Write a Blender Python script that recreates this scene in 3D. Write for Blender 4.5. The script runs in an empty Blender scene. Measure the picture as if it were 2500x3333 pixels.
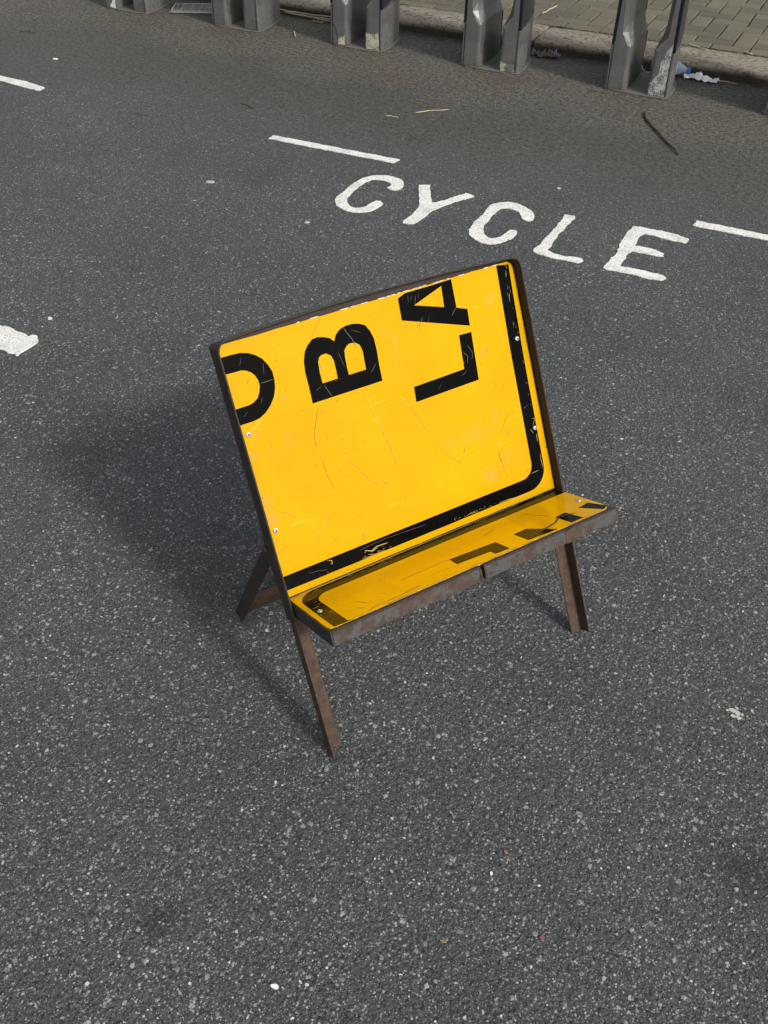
import bpy, bmesh, math, random
from mathutils import Vector, Matrix, noise
from mathutils.geometry import tessellate_polygon
R = math.radians
random.seed(7)
S = bpy.context.scene
COL = S.collection

# ------------------------------------------------------------------ camera
cam_d = bpy.data.cameras.new('camera'); cam = bpy.data.objects.new('camera', cam_d); COL.objects.link(cam)
RT = Vector((0.89616258, 0.44360006, 0.01056535)); UP = Vector((-0.30099144, 0.59022434, 0.74902562)); FW = Vector((-0.32603188, 0.67442881, -0.66245679))
m = Matrix((RT, UP, -FW)).transposed().to_4x4(); m.translation = (0, 0, 1.585)
cam.matrix_world = m
cam_d.sensor_fit = 'VERTICAL'; cam_d.sensor_height = 36; cam_d.lens = 3157.1*36/3333
cam_d.clip_start = 0.05; cam_d.clip_end = 500
S.camera = cam
# ------------------------------------------------------------------ sky and sun
SUN_EL, SUN_AZ = 38.0, -19.0          # azimuth of the sun, counter-clockwise from +X
w = bpy.data.worlds.new('World'); S.world = w; w.use_nodes = True
nt = w.node_tree; nt.nodes.clear()
wo = nt.nodes.new('ShaderNodeOutputWorld'); bg = nt.nodes.new('ShaderNodeBackground'); sk = nt.nodes.new('ShaderNodeTexSky')
sk.sky_type = 'NISHITA'; sk.sun_disc = False; sk.sun_elevation = R(SUN_EL); sk.sun_rotation = R(90-SUN_AZ); sk.air_density = 1.0; sk.dust_density = 3.0; sk.ozone_density = 0.6
hs = nt.nodes.new('ShaderNodeHueSaturation'); hs.inputs['Saturation'].default_value = 0.42; nt.links.new(sk.outputs[0], hs.inputs['Color']); nt.links.new(hs.outputs[0], bg.inputs[0]); nt.links.new(bg.outputs[0], wo.inputs[0]); bg.inputs[1].default_value = 0.15
sd_ = bpy.data.lights.new('sun', 'SUN'); sun = bpy.data.objects.new('sun', sd_); COL.objects.link(sun)
sd_.energy = 2.05; sd_.angle = R(6.0); sd_.color = (1.0, 0.965, 0.91)
dirv = Vector((math.cos(R(SUN_AZ))*math.cos(R(SUN_EL)), math.sin(R(SUN_AZ))*math.cos(R(SUN_EL)), math.sin(R(SUN_EL))))
sun.rotation_euler = dirv.to_track_quat('Z', 'Y').to_euler(); sun.location = dirv*20
S.view_settings.view_transform = 'Standard'; S.view_settings.look = 'None'; S.view_settings.exposure = 0.25; S.view_settings.gamma = 1.0

# ------------------------------------------------------------------ traced outlines, millimetres
P_U=[(-2,448),(20,448),(38,447),(52,443),(64,436),(74,427),(81,415),(86,401),(86,387),(83,372),(77,358),(67,346),(55,336),(42,330),(29,328),(12,328),(-5,328),(-4,357),(12,357),(29,357),(38,359),(47,364),(53,373),(57,383),(57,393),(54,402),(49,409),(41,415),(32,418),(20,418),(-3,419)]
P_B=[(144,325),(145,356),(145,383),(148,402),(154,417),(162,426),(173,434),(184,435),(196,432),(207,427),(214,419),(220,430),(230,437),(242,440),(256,440),(269,437),(281,431),(288,418),(292,403),(292,381),(290,355),(289,325)]
P_B1=[(172,354),(203,354),(204,370),(204,387),(201,397),(193,403),(184,403),(178,400),(174,393),(172,375)]
P_B2=[(226,354),(262,354),(263,373),(264,389),(261,400),(254,406),(242,408),(235,405),(229,399),(227,387),(226,368)]
P_A=[(477,467),(476,413),(499,405),(497,373),(356,420),(358,460),(375,466),(427,466)]
P_A1=[(453,460),(450,421),(388,440)]
P_L=[(469,362),(497,361),(492,268),(348,266),(350,295),(465,297)]
S1=[(283,113),(382,122),(381,168),(351,166),(351,149),(281,143)]
S2=[(424,122),(455,121),(489,174),(425,168)]
S3=[(522,125),(548,123),(552,172),(524,172)]
S4=[(579,127),(606,122),(618,165),(601,175)]
DARK=[
[(330,269),(349,223),(375,170),(392,142),(416,120)],
[(178,214),(184,204),(198,184),(214,157),(233,137)],
[(236,148),(246,139),(256,129)],
[(262,250),(269,218),(273,197),(278,162)],
[(136,287),(130,261),(129,247)],
[(133,223),(136,194),(142,164),(147,163)],
[(0,82),(22,93),(33,92)],
[(32,234),(39,241)],
[(127,80),(117,68),(109,59)],
[(92,110),(104,102)],
[(176,64),(175,43)],
[(546,187),(529,169),(516,149)],
[(531,155),(536,137)],
[(502,118),(506,95)],
[(504,118),(503,102),(507,83),(512,59)],
[(199,465),(187,454),(178,444),(169,435)],
[(152,317),(142,295),(134,275)],
[(27,163),(41,152),(55,139)],
[(100,207),(106,202)],
[(23,316),(31,325)],
[(526,256),(526,237)],
[(576,236),(578,231)],
[(126,124),(108,100),(78,83)],
[(399,383),(405,386)],
[(312,65),(315,67)],
[(498,68),(505,79)],
]
LIGHT=[
[(88,372),(74,352)],
[(46,327),(25,315),(6,307)],
[(251,311),(255,283),(266,240),(268,216)],
[(245,288),(273,289),(301,289)],
[(316,290),(332,263)],
[(253,268),(262,246)],
[(7,310),(17,311),(45,329)],
]
BSCR=[
[(237,439),(249,414),(254,398)],
[(174,350),(184,326)],
[(58,387),(86,387)],
[(462,401),(476,416)],
[(386,396),(400,416)],
]
YSCR=[
[(600,470),(602,463),(606,466)],
[(601,454),(599,441)],
[(599,427),(597,418)],
[(595,355),(594,344)],
[(599,411),(596,394)],
[(581,183),(592,186)],
[(586,138),(593,126)],
[(594,157),(603,155),(595,142)],
[(599,125),(598,106)],
[(599,81),(599,66)],
[(598,71),(599,49)],
[(569,47),(588,49)],
[(480,15),(501,15),(529,11),(557,10)],
[(245,34),(284,26),(329,13)],
[(284,37),(282,19)],
[(401,16),(416,17),(430,14)],
[(170,23),(173,28),(184,23),(197,28),(221,26)],
[(183,21),(199,25)],
[(93,38),(102,35),(101,28),(97,30)],
[(162,15),(177,14),(191,14),(213,14)],
[(72,16),(73,12)],
[(88,18),(88,12)],
[(36,40),(39,16)],
]
SDARK=[
[(498,61),(519,110)],
[(385,79),(418,68)],
[(78,120),(89,136),(93,144)],
[(66,141),(80,157)],
[(123,126),(133,137)],
[(74,80),(88,82)],
[(79,170),(97,166),(142,166),(192,161)],
[(174,113),(266,110),(333,132)],
[(212,140),(254,145),(295,148)],
]
SLITE=[
[(442,156),(466,153),(488,151),(506,145),(527,130),(542,134),(559,142)],
[(44,16),(59,14)],
[(21,39),(29,42)],
[(11,117),(15,119)],
[(146,14),(153,15)],
[(121,11),(131,10)],
[(30,122),(32,133)],
]
G_C1=[(-1569,3369),(-1590,3427),(-1618,3456),(-1654,3464),(-1687,3460),(-1717,3448),(-1740,3423),(-1759,3390),(-1766,3334),(-1766,3282),(-1761,3226),(-1766,3190),(-1752,3148),(-1726,3114),(-1696,3098),(-1658,3090),(-1621,3098),(-1594,3123),(-1579,3159),(-1573,3202),(-1580,3222),(-1600,3228),(-1616,3220),(-1619,3186),(-1626,3153),(-1646,3132),(-1668,3128),(-1694,3146),(-1713,3169),(-1725,3211),(-1728,3277),(-1731,3335),(-1724,3391),(-1698,3410),(-1663,3411),(-1638,3402),(-1622,3384),(-1626,3356),(-1609,3343),(-1584,3349)]
G_Y=[(-1528,3434),(-1489,3459),(-1416,3308),(-1400,3317),(-1374,3363),(-1331,3452),(-1307,3448),(-1289,3437),(-1314,3395),(-1341,3348),(-1367,3286),(-1382,3247),(-1385,3183),(-1387,3129),(-1397,3109),(-1417,3098),(-1441,3100),(-1438,3155),(-1438,3218),(-1442,3263),(-1489,3352)]
G_C2=[(-1019,3375),(-1033,3406),(-1063,3433),(-1101,3450),(-1135,3456),(-1169,3443),(-1194,3422),(-1206,3387),(-1201,3334),(-1199,3280),(-1204,3239),(-1199,3197),(-1192,3149),(-1170,3110),(-1135,3085),(-1103,3081),(-1075,3088),(-1050,3116),(-1031,3161),(-1026,3207),(-1033,3232),(-1053,3236),(-1064,3216),(-1067,3178),(-1079,3143),(-1103,3128),(-1126,3140),(-1148,3172),(-1158,3211),(-1162,3261),(-1164,3322),(-1163,3377),(-1139,3398),(-1107,3399),(-1079,3382),(-1062,3352),(-1052,3334),(-1031,3327),(-1017,3342)]
G_L=[(-921,3445),(-885,3453),(-879,3430),(-885,3384),(-888,3308),(-888,3221),(-886,3153),(-888,3135),(-854,3121),(-814,3122),(-776,3131),(-752,3127),(-746,3111),(-759,3095),(-786,3090),(-832,3089),(-878,3089),(-909,3093),(-928,3103),(-933,3128),(-924,3160),(-923,3217),(-919,3292),(-919,3366),(-921,3418)]
G_E=[(-665,3466),(-638,3476),(-609,3476),(-550,3477),(-502,3473),(-456,3461),(-453,3435),(-458,3421),(-494,3417),(-535,3420),(-578,3426),(-612,3426),(-619,3405),(-618,3348),(-617,3314),(-590,3321),(-543,3315),(-509,3305),(-504,3277),(-526,3272),(-566,3272),(-611,3269),(-620,3250),(-621,3183),(-622,3136),(-587,3141),(-537,3142),(-487,3142),(-462,3136),(-456,3120),(-467,3102),(-492,3095),(-536,3097),(-585,3097),(-624,3096),(-650,3089),(-670,3104),(-666,3146),(-660,3202),(-658,3244),(-669,3294),(-668,3350),(-671,3422)]
G_blob=[(-2282,1841),(-2255,1849),(-2234,1850),(-2218,1857),(-2200,1858),(-2172,1851),(-2149,1851),(-2129,1849),(-2110,1840),(-2111,1855),(-2094,1859),(-2086,1853),(-2074,1844),(-2065,1831),(-2066,1807),(-2069,1782),(-2070,1766),(-2065,1746),(-2073,1744),(-2078,1756),(-2089,1749),(-2105,1742),(-2114,1750),(-2136,1752),(-2170,1741)]
G_chip=[(-2137,1958),(-2138,1967),(-2122,1965),(-2120,1957),(-2129,1951)]
G_splat=[(103,1394),(111,1402),(125,1399),(134,1384),(131,1378),(117,1373),(111,1381),(115,1389)]

# ------------------------------------------------------------------ node helpers
class N:
    def __init__(s, name):
        s.m = bpy.data.materials.new(name); s.m.use_nodes = True; s.t = s.m.node_tree; s.t.nodes.clear()
        s.o = s.t.nodes.new('ShaderNodeOutputMaterial'); s.p = s.t.nodes.new('ShaderNodeBsdfPrincipled'); s.t.links.new(s.p.outputs[0], s.o.inputs[0])
    def n(s, typ, **k):
        x = s.t.nodes.new(typ)
        for a, b in k.items(): setattr(x, a, b)
        return x
    def l(s, a, b): s.t.links.new(a, b)
    def setin(s, sock, v):
        if hasattr(v, 'links') or isinstance(v, bpy.types.NodeSocket): s.l(v, sock)
        else: sock.default_value = v
    def pos(s):
        g = s.n('ShaderNodeNewGeometry'); return g.outputs['Position']
    def obj(s):
        g = s.n('ShaderNodeTexCoord'); return g.outputs['Object']
    def noise(s, v, sc, det=4, rough=0.55, out=0, dist=0.0):
        x = s.n('ShaderNodeTexNoise'); s.l(v, x.inputs['Vector']); x.inputs['Scale'].default_value = sc; x.inputs['Detail'].default_value = det; x.inputs['Roughness'].default_value = rough; x.inputs['Distortion'].default_value = dist
        return x.outputs[out]
    def vor(s, v, sc, feat='F1', dim='3D', rnd=1.0):
        x = s.n('ShaderNodeTexVoronoi', feature=feat, voronoi_dimensions=dim); s.l(v, x.inputs['Vector']); x.inputs['Scale'].default_value = sc; x.inputs['Randomness'].default_value = rnd
        return x
    def math(s, op, a, b=0.0, c=None, clamp=False):
        x = s.n('ShaderNodeMath', operation=op); x.use_clamp = clamp
        s.setin(x.inputs[0], a); s.setin(x.inputs[1], b)
        if c is not None: s.setin(x.inputs[2], c)
        return x.outputs[0]
    def mapr(s, v, a, b, c=0.0, d=1.0, smooth=False):
        x = s.n('ShaderNodeMapRange'); x.interpolation_type = 'SMOOTHSTEP' if smooth else 'LINEAR'
        for i, q in enumerate((v, a, b, c, d)): s.setin(x.inputs[i], q)
        return x.outputs[0]
    def mix(s, f, a, b, mode='MIX'):
        x = s.n('ShaderNodeMix', data_type='RGBA', blend_type=mode)
        s.setin(x.inputs[0], f)
        for i, q in ((6, a), (7, b)):
            if isinstance(q, tuple): x.inputs[i].default_value = (q[0], q[1], q[2], 1)
            else: s.l(q, x.inputs[i])
        return x.outputs[2]
    def sep(s, v):
        x = s.n('ShaderNodeSeparateXYZ'); s.l(v, x.inputs[0]); return x.outputs
    def bump(s, h, strength, dist, nrm=None):
        x = s.n('ShaderNodeBump'); x.inputs['Strength'].default_value = strength; x.inputs['Distance'].default_value = dist; s.l(h, x.inputs['Height'])
        if nrm is not None: s.l(nrm, x.inputs['Normal'])
        return x.outputs[0]
    def fin(s, col=None, rough=None, metal=None, nrm=None, **k):
        for nm, v in (('Base Color', col), ('Roughness', rough), ('Metallic', metal), ('Normal', nrm)):
            if v is None: continue
            if isinstance(v, tuple): v = (v[0], v[1], v[2], 1)
            s.setin(s.p.inputs[nm], v)
        for a, b in k.items(): s.setin(s.p.inputs[a.replace('_', ' ')], b)
        return s.m

def mat_asphalt():
    s = N('asphalt'); P = s.pos()
    xyz = s.sep(P); Y = xyz[1]
    def warp(sc, amp):
        wv = s.noise(P, sc, 2, 0.6, out=1); c = s.n('ShaderNodeVectorMath', operation='SUBTRACT'); s.l(wv, c.inputs[0]); c.inputs[1].default_value = (0.5, 0.5, 0.5)
        vm = s.n('ShaderNodeVectorMath', operation='MULTIPLY_ADD'); s.l(c.outputs[0], vm.inputs[0]); vm.inputs[1].default_value = (amp, amp, 0.0); s.l(P, vm.inputs[2]); return vm.outputs[0]
    big = s.noise(P, 0.9, 3, 0.6); mid = s.noise(P, 5.0, 4, 0.6)
    ys = s.math('ADD', Y, s.math('MULTIPLY', s.math('SUBTRACT', big, 0.5), 0.9)); ys = s.math('ADD', ys, s.math('MULTIPLY', s.math('SUBTRACT', mid, 0.5), 0.35))
    z1 = s.mapr(ys, 3.35, 4.15, 0, 1, True); z2 = s.mapr(ys, 4.3, 4.6, 0, 1, True); z3 = s.mapr(Y, 5.14, 5.33, 0, 1, True)
    b1 = s.noise(P, 330, 4, 0.7); b2 = s.noise(P, 34, 4, 0.65)
    base = s.mix(s.mapr(s.math('ADD', s.math('MULTIPLY', b1, 0.55), s.math('MULTIPLY', s.noise(P, 115, 5, 0.75), 0.45)), 0.38, 0.62), (0.0140, 0.0152, 0.0155), (0.104, 0.1095, 0.1090))
    def chips(scale, k0, lo, hi, wsc, wamp, rad):
        v = s.vor(warp(wsc, wamp), scale); c = s.n('ShaderNodeSeparateColor'); s.l(v.outputs['Color'], c.inputs[0])
        r = s.math('MULTIPLY', s.math('ADD', c.outputs[0], 0.25), rad)
        mask = s.mapr(v.outputs['Distance'], s.math('MULTIPLY', r, 0.85), r, 1, 0)
        sel = s.mapr(c.outputs[1], k0, k0+0.03, 0, 1)
        val = s.mapr(s.math('POWER', s.mapr(c.outputs[2], 0, 1, 0, 1), 2.2), 0, 1, lo, hi)
        val = s.math('MULTIPLY', val, s.mapr(s.noise(P, scale*3.5, 2, 0.7), 0.3, 0.7, 0.45, 1.5))
        cr = s.n('ShaderNodeCombineColor'); s.l(val, cr.inputs[0]); s.l(s.math('MULTIPLY', val, 0.99), cr.inputs[1]); s.l(s.math('MULTIPLY', val, s.mapr(c.outputs[0], 0, 1, 0.86, 1.0)), cr.inputs[2])
        return s.math('MULTIPLY', mask, sel), cr.outputs[0], v
    ma, ca, va = chips(520, 0.55, 0.09, 0.48, 700, 0.0012, 0.55)
    mb, cb, vb = chips(250, 0.66, 0.07, 0.44, 420, 0.0026, 0.55)
    mc, cc, vc = chips(115, 0.78, 0.06, 0.36, 240, 0.0075, 0.50)
    dark = s.mapr(s.noise(P, 130, 4, 0.7, dist=0.6), 0.38, 0.48, 0.8, 0); col = s.mix(dark, base, (0.010, 0.010, 0.010))
    col = s.mix(s.math('MULTIPLY', ma, 0.68), col, ca); col = s.mix(s.math('MULTIPLY', mb, 0.8), col, cb); col = s.mix(s.math('MULTIPLY', mc, 0.85), col, cc)
    tone = s.mapr(s.noise(P, 1.7, 5, 0.65), 0.3, 0.7, 0.84, 1.18)
    tc = s.n('ShaderNodeCombineColor'); [s.l(tone, tc.inputs[i]) for i in range(3)]
    col = s.mix(1.0, col, tc.outputs[0], 'MULTIPLY')
    gn = s.math('ADD', s.math('MULTIPLY', s.noise(P, 120, 4, 0.8), 0.6), s.math('MULTIPLY', s.noise(P, 48, 3, 0.7), 0.4)); g1 = s.mix(s.mapr(gn, 0.43, 0.57), (0.015, 0.0150, 0.0122), (0.118, 0.114, 0.090))
    col = s.mix(s.math('MULTIPLY', z1, s.mapr(s.noise(P, 60, 3, 0.6), 0.3, 0.7, 0.60, 0.95)), col, g1)
    g2 = s.mix(s.mapr(gn, 0.43, 0.57), (0.018, 0.0170, 0.013), (0.182, 0.166, 0.128))
    red = s.mapr(s.noise(P, 3.2, 4, 0.65), 0.50, 0.64, 0, 1); g2 = s.mix(s.math('MULTIPLY', red, s.mapr(s.noise(P, 120, 2), 0.45, 0.6)), g2, (0.105, 0.066, 0.058))
    col = s.mix(s.math('MULTIPLY', z2, s.mapr(s.noise(P, 40, 3, 0.6), 0.3, 0.7, 0.7, 1.0)), col, g2)
    col = s.mix(s.math('MULTIPLY', z3, s.mapr(s.noise(P, 18, 4, 0.6), 0.3, 0.6, 0.3, 0.9)), col, (0.020, 0.018, 0.012))
    dust = s.mapr(s.noise(P, 2.6, 5, 0.7), 0.62, 0.8, 0, 0.25); col = s.mix(dust, col, (0.11, 0.105, 0.095))
    oil = s.mapr(s.noise(P, 3.7, 3, 0.6), 0.68, 0.78, 0, 0.6); col = s.mix(oil, col, (0.018, 0.018, 0.019))
    for cx, cy, rr, st in ((-0.652, 0.526, 0.06, 0.55), (0.188, 1.055, 0.08, 0.6)):
        dx = s.math('SUBTRACT', xyz[0], cx); dy = s.math('SUBTRACT', xyz[1], cy); dd = s.math('SQRT', s.math('ADD', s.math('MULTIPLY', dx, dx), s.math('MULTIPLY', dy, dy)))
        dd = s.math('ADD', dd, s.math('MULTIPLY', s.math('SUBTRACT', s.noise(P, 14, 4, 0.7), 0.5), rr*1.6)); col = s.mix(s.mapr(dd, rr*0.1, rr, st, 0, True), col, (0.014, 0.014, 0.0145))
    h = s.math('ADD', s.math('MULTIPLY', s.math('SUBTRACT', 0.8, vc.outputs['Distance']), 1.0), s.math('MULTIPLY', s.math('SUBTRACT', 0.8, vb.outputs['Distance']), 0.7))
    h = s.math('ADD', h, s.math('MULTIPLY', s.noise(P, 140, 4, 0.7), 1.8)); h = s.math('ADD', h, s.math('MULTIPLY', b2, 1.2))
    h = s.math('ADD', h, s.math('MULTIPLY', z1, s.math('MULTIPLY', gn, 1.6)))
    nr = s.bump(h, 0.85, 0.0036)
    return s.fin(col, s.mapr(b1, 0.3, 0.7, 0.6, 0.85), nrm=nr, Specular_IOR_Level=0.35)

def mat_paint():
    s = N('road_paint'); P = s.pos()
    a = s.noise(P, 150, 4, 0.7); b = s.noise(P, 14, 4, 0.6)
    col = s.mix(a, (0.68, 0.68, 0.62), (0.86, 0.86, 0.80)); col = s.mix(s.mapr(b, 0.46, 0.72, 0, 0.6), col, (0.47, 0.465, 0.41))
    v = s.vor(P, 130); c = s.n('ShaderNodeSeparateColor'); s.l(v.outputs['Color'], c.inputs[0])
    pit = s.math('MULTIPLY', s.math('GREATER_THAN', c.outputs[0], 0.72), s.mapr(v.outputs['Distance'], 0.22, 0.36, 1, 0))
    wv = s.noise(P, 75, 3, 0.6, dist=1.2); crack = s.mapr(s.math('ABSOLUTE', s.math('SUBTRACT', wv, 0.5)), 0.0, 0.026, 0.7, 0)
    col = s.mix(s.math('MAXIMUM', s.math('MULTIPLY', pit, 0.85), crack), col, (0.10, 0.10, 0.095))
    return s.fin(col, 0.7, nrm=s.bump(s.math('ADD', s.noise(P, 110, 4, 0.7), wv), 0.8, 0.003))

def mat_yellow(name='yellow_sheeting', sp=0.06, gl=0.0, scuffs=(), yc=((0.51, 0.277, 0.0003), (0.60, 0.334, 0.0005))):
    s = N(name); P = s.obj()
    a = s.noise(P, 9, 5, 0.6); f = s.noise(P, 500, 2, 0.5)
    col = s.mix(a, yc[0], yc[1])
    col = s.mix(s.mapr(f, 0.35, 0.65, 0, 0.10), col, (0.70, 0.41, 0.006))
    sm = s.mapr(s.noise(P, 7.5, 5, 0.75, dist=0.6), 0.61, 0.74, 0, 0.42); col = s.mix(sm, col, (0.56, 0.33, 0.08))
    cl = s.mapr(s.noise(P, 3.2, 4, 0.6, dist=0.8), 0.42, 0.62, 0, 0.35); col = s.mix(cl, col, (0.45, 0.240, 0.0006))
    for (px, py, rr, st) in scuffs:
        q = Vector((0.006+px, 0, 0))+Vector((0, math.sin(0.4794), math.cos(0.4794)))*(0.328+py)
        vd = s.n('ShaderNodeVectorMath', operation='DISTANCE'); s.l(P, vd.inputs[0]); vd.inputs[1].default_value = q
        dd = s.math('ADD', vd.outputs['Value'], s.math('MULTIPLY', s.math('SUBTRACT', s.noise(P, 70, 4, 0.75), 0.5), rr*1.8)); col = s.mix(s.mapr(dd, rr*0.2, rr, st*0.7, 0), col, (0.42, 0.26, 0.09))
    v = s.vor(P, 75); c = s.n('ShaderNodeSeparateColor'); s.l(v.outputs['Color'], c.inputs[0])
    dot = s.math('MULTIPLY', s.math('GREATER_THAN', c.outputs[0], 0.93), s.mapr(v.outputs['Distance'], 0.06, 0.11, 0.7, 0)); col = s.mix(dot, col, (0.16, 0.08, 0.02))
    mp = s.n('ShaderNodeMapping'); s.l(P, mp.inputs[0]); mp.inputs['Scale'].default_value = (1, 26, 26); mp.inputs['Rotation'].default_value = (0, R(12), R(30))
    sc = s.mapr(s.noise(mp.outputs[0], 9, 3, 0.6), 0.70, 0.73, 0, 0.3); col = s.mix(sc, col, (0.98, 0.72, 0.10))
    return s.fin(col, s.mapr(a, 0.3, 0.7, 0.20-gl, 0.28-gl), nrm=s.bump(s.math('ADD', s.noise(P, 6, 3), s.math('MULTIPLY', f, 0.02)), 0.10, 0.004), Specular_IOR_Level=sp)

def mat_black(name='black_vinyl', sp=0.03):
    s = N(name); P = s.obj()
    a = s.noise(P, 14, 5, 0.7)
    mp = s.n('ShaderNodeMapping'); s.l(P, mp.inputs[0]); mp.inputs['Scale'].default_value = (40, 1.5, 3); mp.inputs['Rotation'].default_value = (0, R(25), R(10))
    st = s.mapr(s.noise(mp.outputs[0], 10, 3, 0.6), 0.56, 0.72, 0, 0.5)
    col = s.mix(s.math('MULTIPLY', st, s.mapr(a, 0.4, 0.6)), (0.0020, 0.0020, 0.0020), (0.010, 0.0098, 0.0095))
    wr = s.mapr(s.noise(P, 60, 4, 0.75), 0.70, 0.735, 0, 1); wr = s.math('MULTIPLY', wr, s.mapr(s.noise(P, 11, 2), 0.5, 0.6))
    col = s.mix(wr, col, (0.62, 0.40, 0.10))
    return s.fin(col, s.mapr(a, 0.3, 0.7, 0.15, 0.26), nrm=s.bump(a, 0.04, 0.002), Specular_IOR_Level=sp)

def mat_plain(name, col, rough=0.6, metal=0.0, var=0.25, sc=40, bumpd=0.001, **k):
    s = N(name); P = s.obj(); a = s.noise(P, sc, 4, 0.65)
    c = s.mix(a, tuple(x*(1-var) for x in col), tuple(min(1, x*(1+var)) for x in col))
    return s.fin(c, rough, metal, s.bump(a, 0.4, bumpd), **k)

def mat_rust(name, c0, c1, grey=None, gthr=0.5, rough=0.75):
    s = N(name); P = s.obj(); a = s.noise(P, 55, 6, 0.72); b = s.noise(P, 260, 3, 0.7); d = s.noise(P, 15, 6, 0.75)
    col = s.mix(s.mapr(a, 0.35, 0.65), c0, c1); col = s.mix(s.mapr(b, 0.55, 0.7, 0, 0.6), col, tuple(x*0.45 for x in c0))
    col = s.mix(s.mapr(b, 0.66, 0.72, 0, 0.6), col, (0.25, 0.21, 0.17))
    rg = rough
    if grey:
        k = s.mapr(s.math('ADD', s.math('MULTIPLY', d, 0.65), s.math('MULTIPLY', a, 0.35)), gthr-0.03, gthr+0.03, 0, 1)
        gcol = s.mix(s.noise(P, 30, 4, 0.7), tuple(x*0.6 for x in grey), tuple(x*1.35 for x in grey)); col = s.mix(k, col, gcol); rg = s.mapr(k, 0, 1, rough, 0.45)
    return s.fin(col, rg, 0.15, s.bump(s.math('ADD', a, b), 0.5, 0.0012))

def mat_dock():
    s = N('silver_dock_paint'); P = s.obj(); z = s.sep(P)[2]
    a = s.noise(P, 12, 5, 0.7); b = s.noise(P, 90, 4, 0.7)
    col = s.mix(a, (0.18, 0.18, 0.175), (0.24, 0.24, 0.232))
    low = s.mapr(z, 0.0, 0.16, 1, 0)
    d = s.mapr(s.math('ADD', s.math('MULTIPLY', a, 0.6), s.math('ADD', s.math('MULTIPLY', b, 0.4), s.math('MULTIPLY', low, 0.20))), 0.52, 0.70, 0, 0.85)
    col = s.mix(d, col, (0.070, 0.066, 0.053))
    mp = s.n('ShaderNodeMapping'); s.l(P, mp.inputs[0]); mp.inputs['Scale'].default_value = (6, 6, 1.2); mp.inputs['Rotation'].default_value = (0, R(30), 0)
    scf = s.math('MULTIPLY', s.mapr(s.noise(mp.outputs[0], 26, 4, 0.7), 0.66, 0.70, 0, 0.75), s.mapr(s.noise(P, 9, 2), 0.5, 0.6)); col = s.mix(scf, col, (0.46, 0.45, 0.42))
    return s.fin(col, s.mapr(d, 0, 0.75, 0.36, 0.7), s.mapr(d, 0, 0.75, 0.65, 0.1), s.bump(b, 0.15, 0.001))

def mat_speck(name, c0, c1, sc=300, dens=0.5):
    s = N(name); P = s.obj(); a = s.noise(P, sc, 3, 0.8); b = s.noise(P, 25, 3)
    k = s.mapr(s.math('ADD', a, s.math('MULTIPLY', s.math('SUBTRACT', b, 0.5), 0.6)), dens-0.05, dens+0.05)
    return s.fin(s.mix(k, c0, c1), 0.85, nrm=s.bump(a, 0.8, 0.002))

def mat_stone():
    s = N('kerb_granite'); P = s.pos(); xyz = s.sep(P)
    a = s.noise(P, 120, 4, 0.75); b = s.noise(P, 10, 4, 0.65); mp = s.n('ShaderNodeMapping'); s.l(P, mp.inputs[0]); mp.inputs['Scale'].default_value = (1.0, 1.3, 1)
    pit = s.mapr(s.noise(mp.outputs[0], 40, 4, 0.68, dist=0.4), 0.52, 0.585, 0, 0.9)
    col = s.mix(a, (0.19, 0.160, 0.115), (0.37, 0.315, 0.235)); col = s.mix(pit, col, (0.085, 0.073, 0.052)); col = s.mix(s.mapr(b, 0.5, 0.75, 0, 0.6), col, (0.15, 0.13, 0.09))
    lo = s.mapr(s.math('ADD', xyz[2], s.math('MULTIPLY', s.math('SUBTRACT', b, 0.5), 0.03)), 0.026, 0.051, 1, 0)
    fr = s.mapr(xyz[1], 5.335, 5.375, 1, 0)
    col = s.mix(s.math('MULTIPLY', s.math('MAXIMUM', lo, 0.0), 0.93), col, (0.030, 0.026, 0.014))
    bk = s.mapr(xyz[1], 5.585, 5.62, 0, 0.7); col = s.mix(bk, col, (0.07, 0.065, 0.03))
    return s.fin(col, 0.85, nrm=s.bump(s.math('SUBTRACT', a, pit), 0.7, 0.003))

def mat_paver():
    s = N('block_paving'); P = s.pos(); a = s.noise(P, 190, 4, 0.75)
    at = s.n('ShaderNodeAttribute', attribute_name='tone'); f = at.outputs['Fac']
    col = s.mix(a, (0.064, 0.056, 0.037), (0.180, 0.157, 0.106))
    t = s.mapr(f, 0, 1, 0.74, 1.22); tc = s.n('ShaderNodeCombineColor'); [s.l(t, tc.inputs[i]) for i in range(3)]
    col = s.mix(1.0, col, tc.outputs[0], 'MULTIPLY')
    col = s.mix(s.mapr(s.noise(P, 5, 5, 0.7), 0.5, 0.72, 0, 0.6), col, (0.075, 0.075, 0.042))
    col = s.mix(s.mapr(s.noise(P, 150, 3, 0.8), 0.69, 0.73, 0, 0.8), col, (0.42, 0.39, 0.33))
    return s.fin(col, 0.88, nrm=s.bump(a, 0.6, 0.0025))

def mat_moss():
    s = N('mossy_joint_sand'); P = s.pos(); a = s.noise(P, 8, 4, 0.7); b = s.noise(P, 200, 3, 0.7)
    col = s.mix(s.mapr(a, 0.45, 0.62), (0.014, 0.012, 0.007), (0.060, 0.078, 0.012)); col = s.mix(s.mapr(b, 0.5, 0.7), col, (0.045, 0.045, 0.015))
    return s.fin(col, 0.95, nrm=s.bump(b, 1.0, 0.004))

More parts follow.
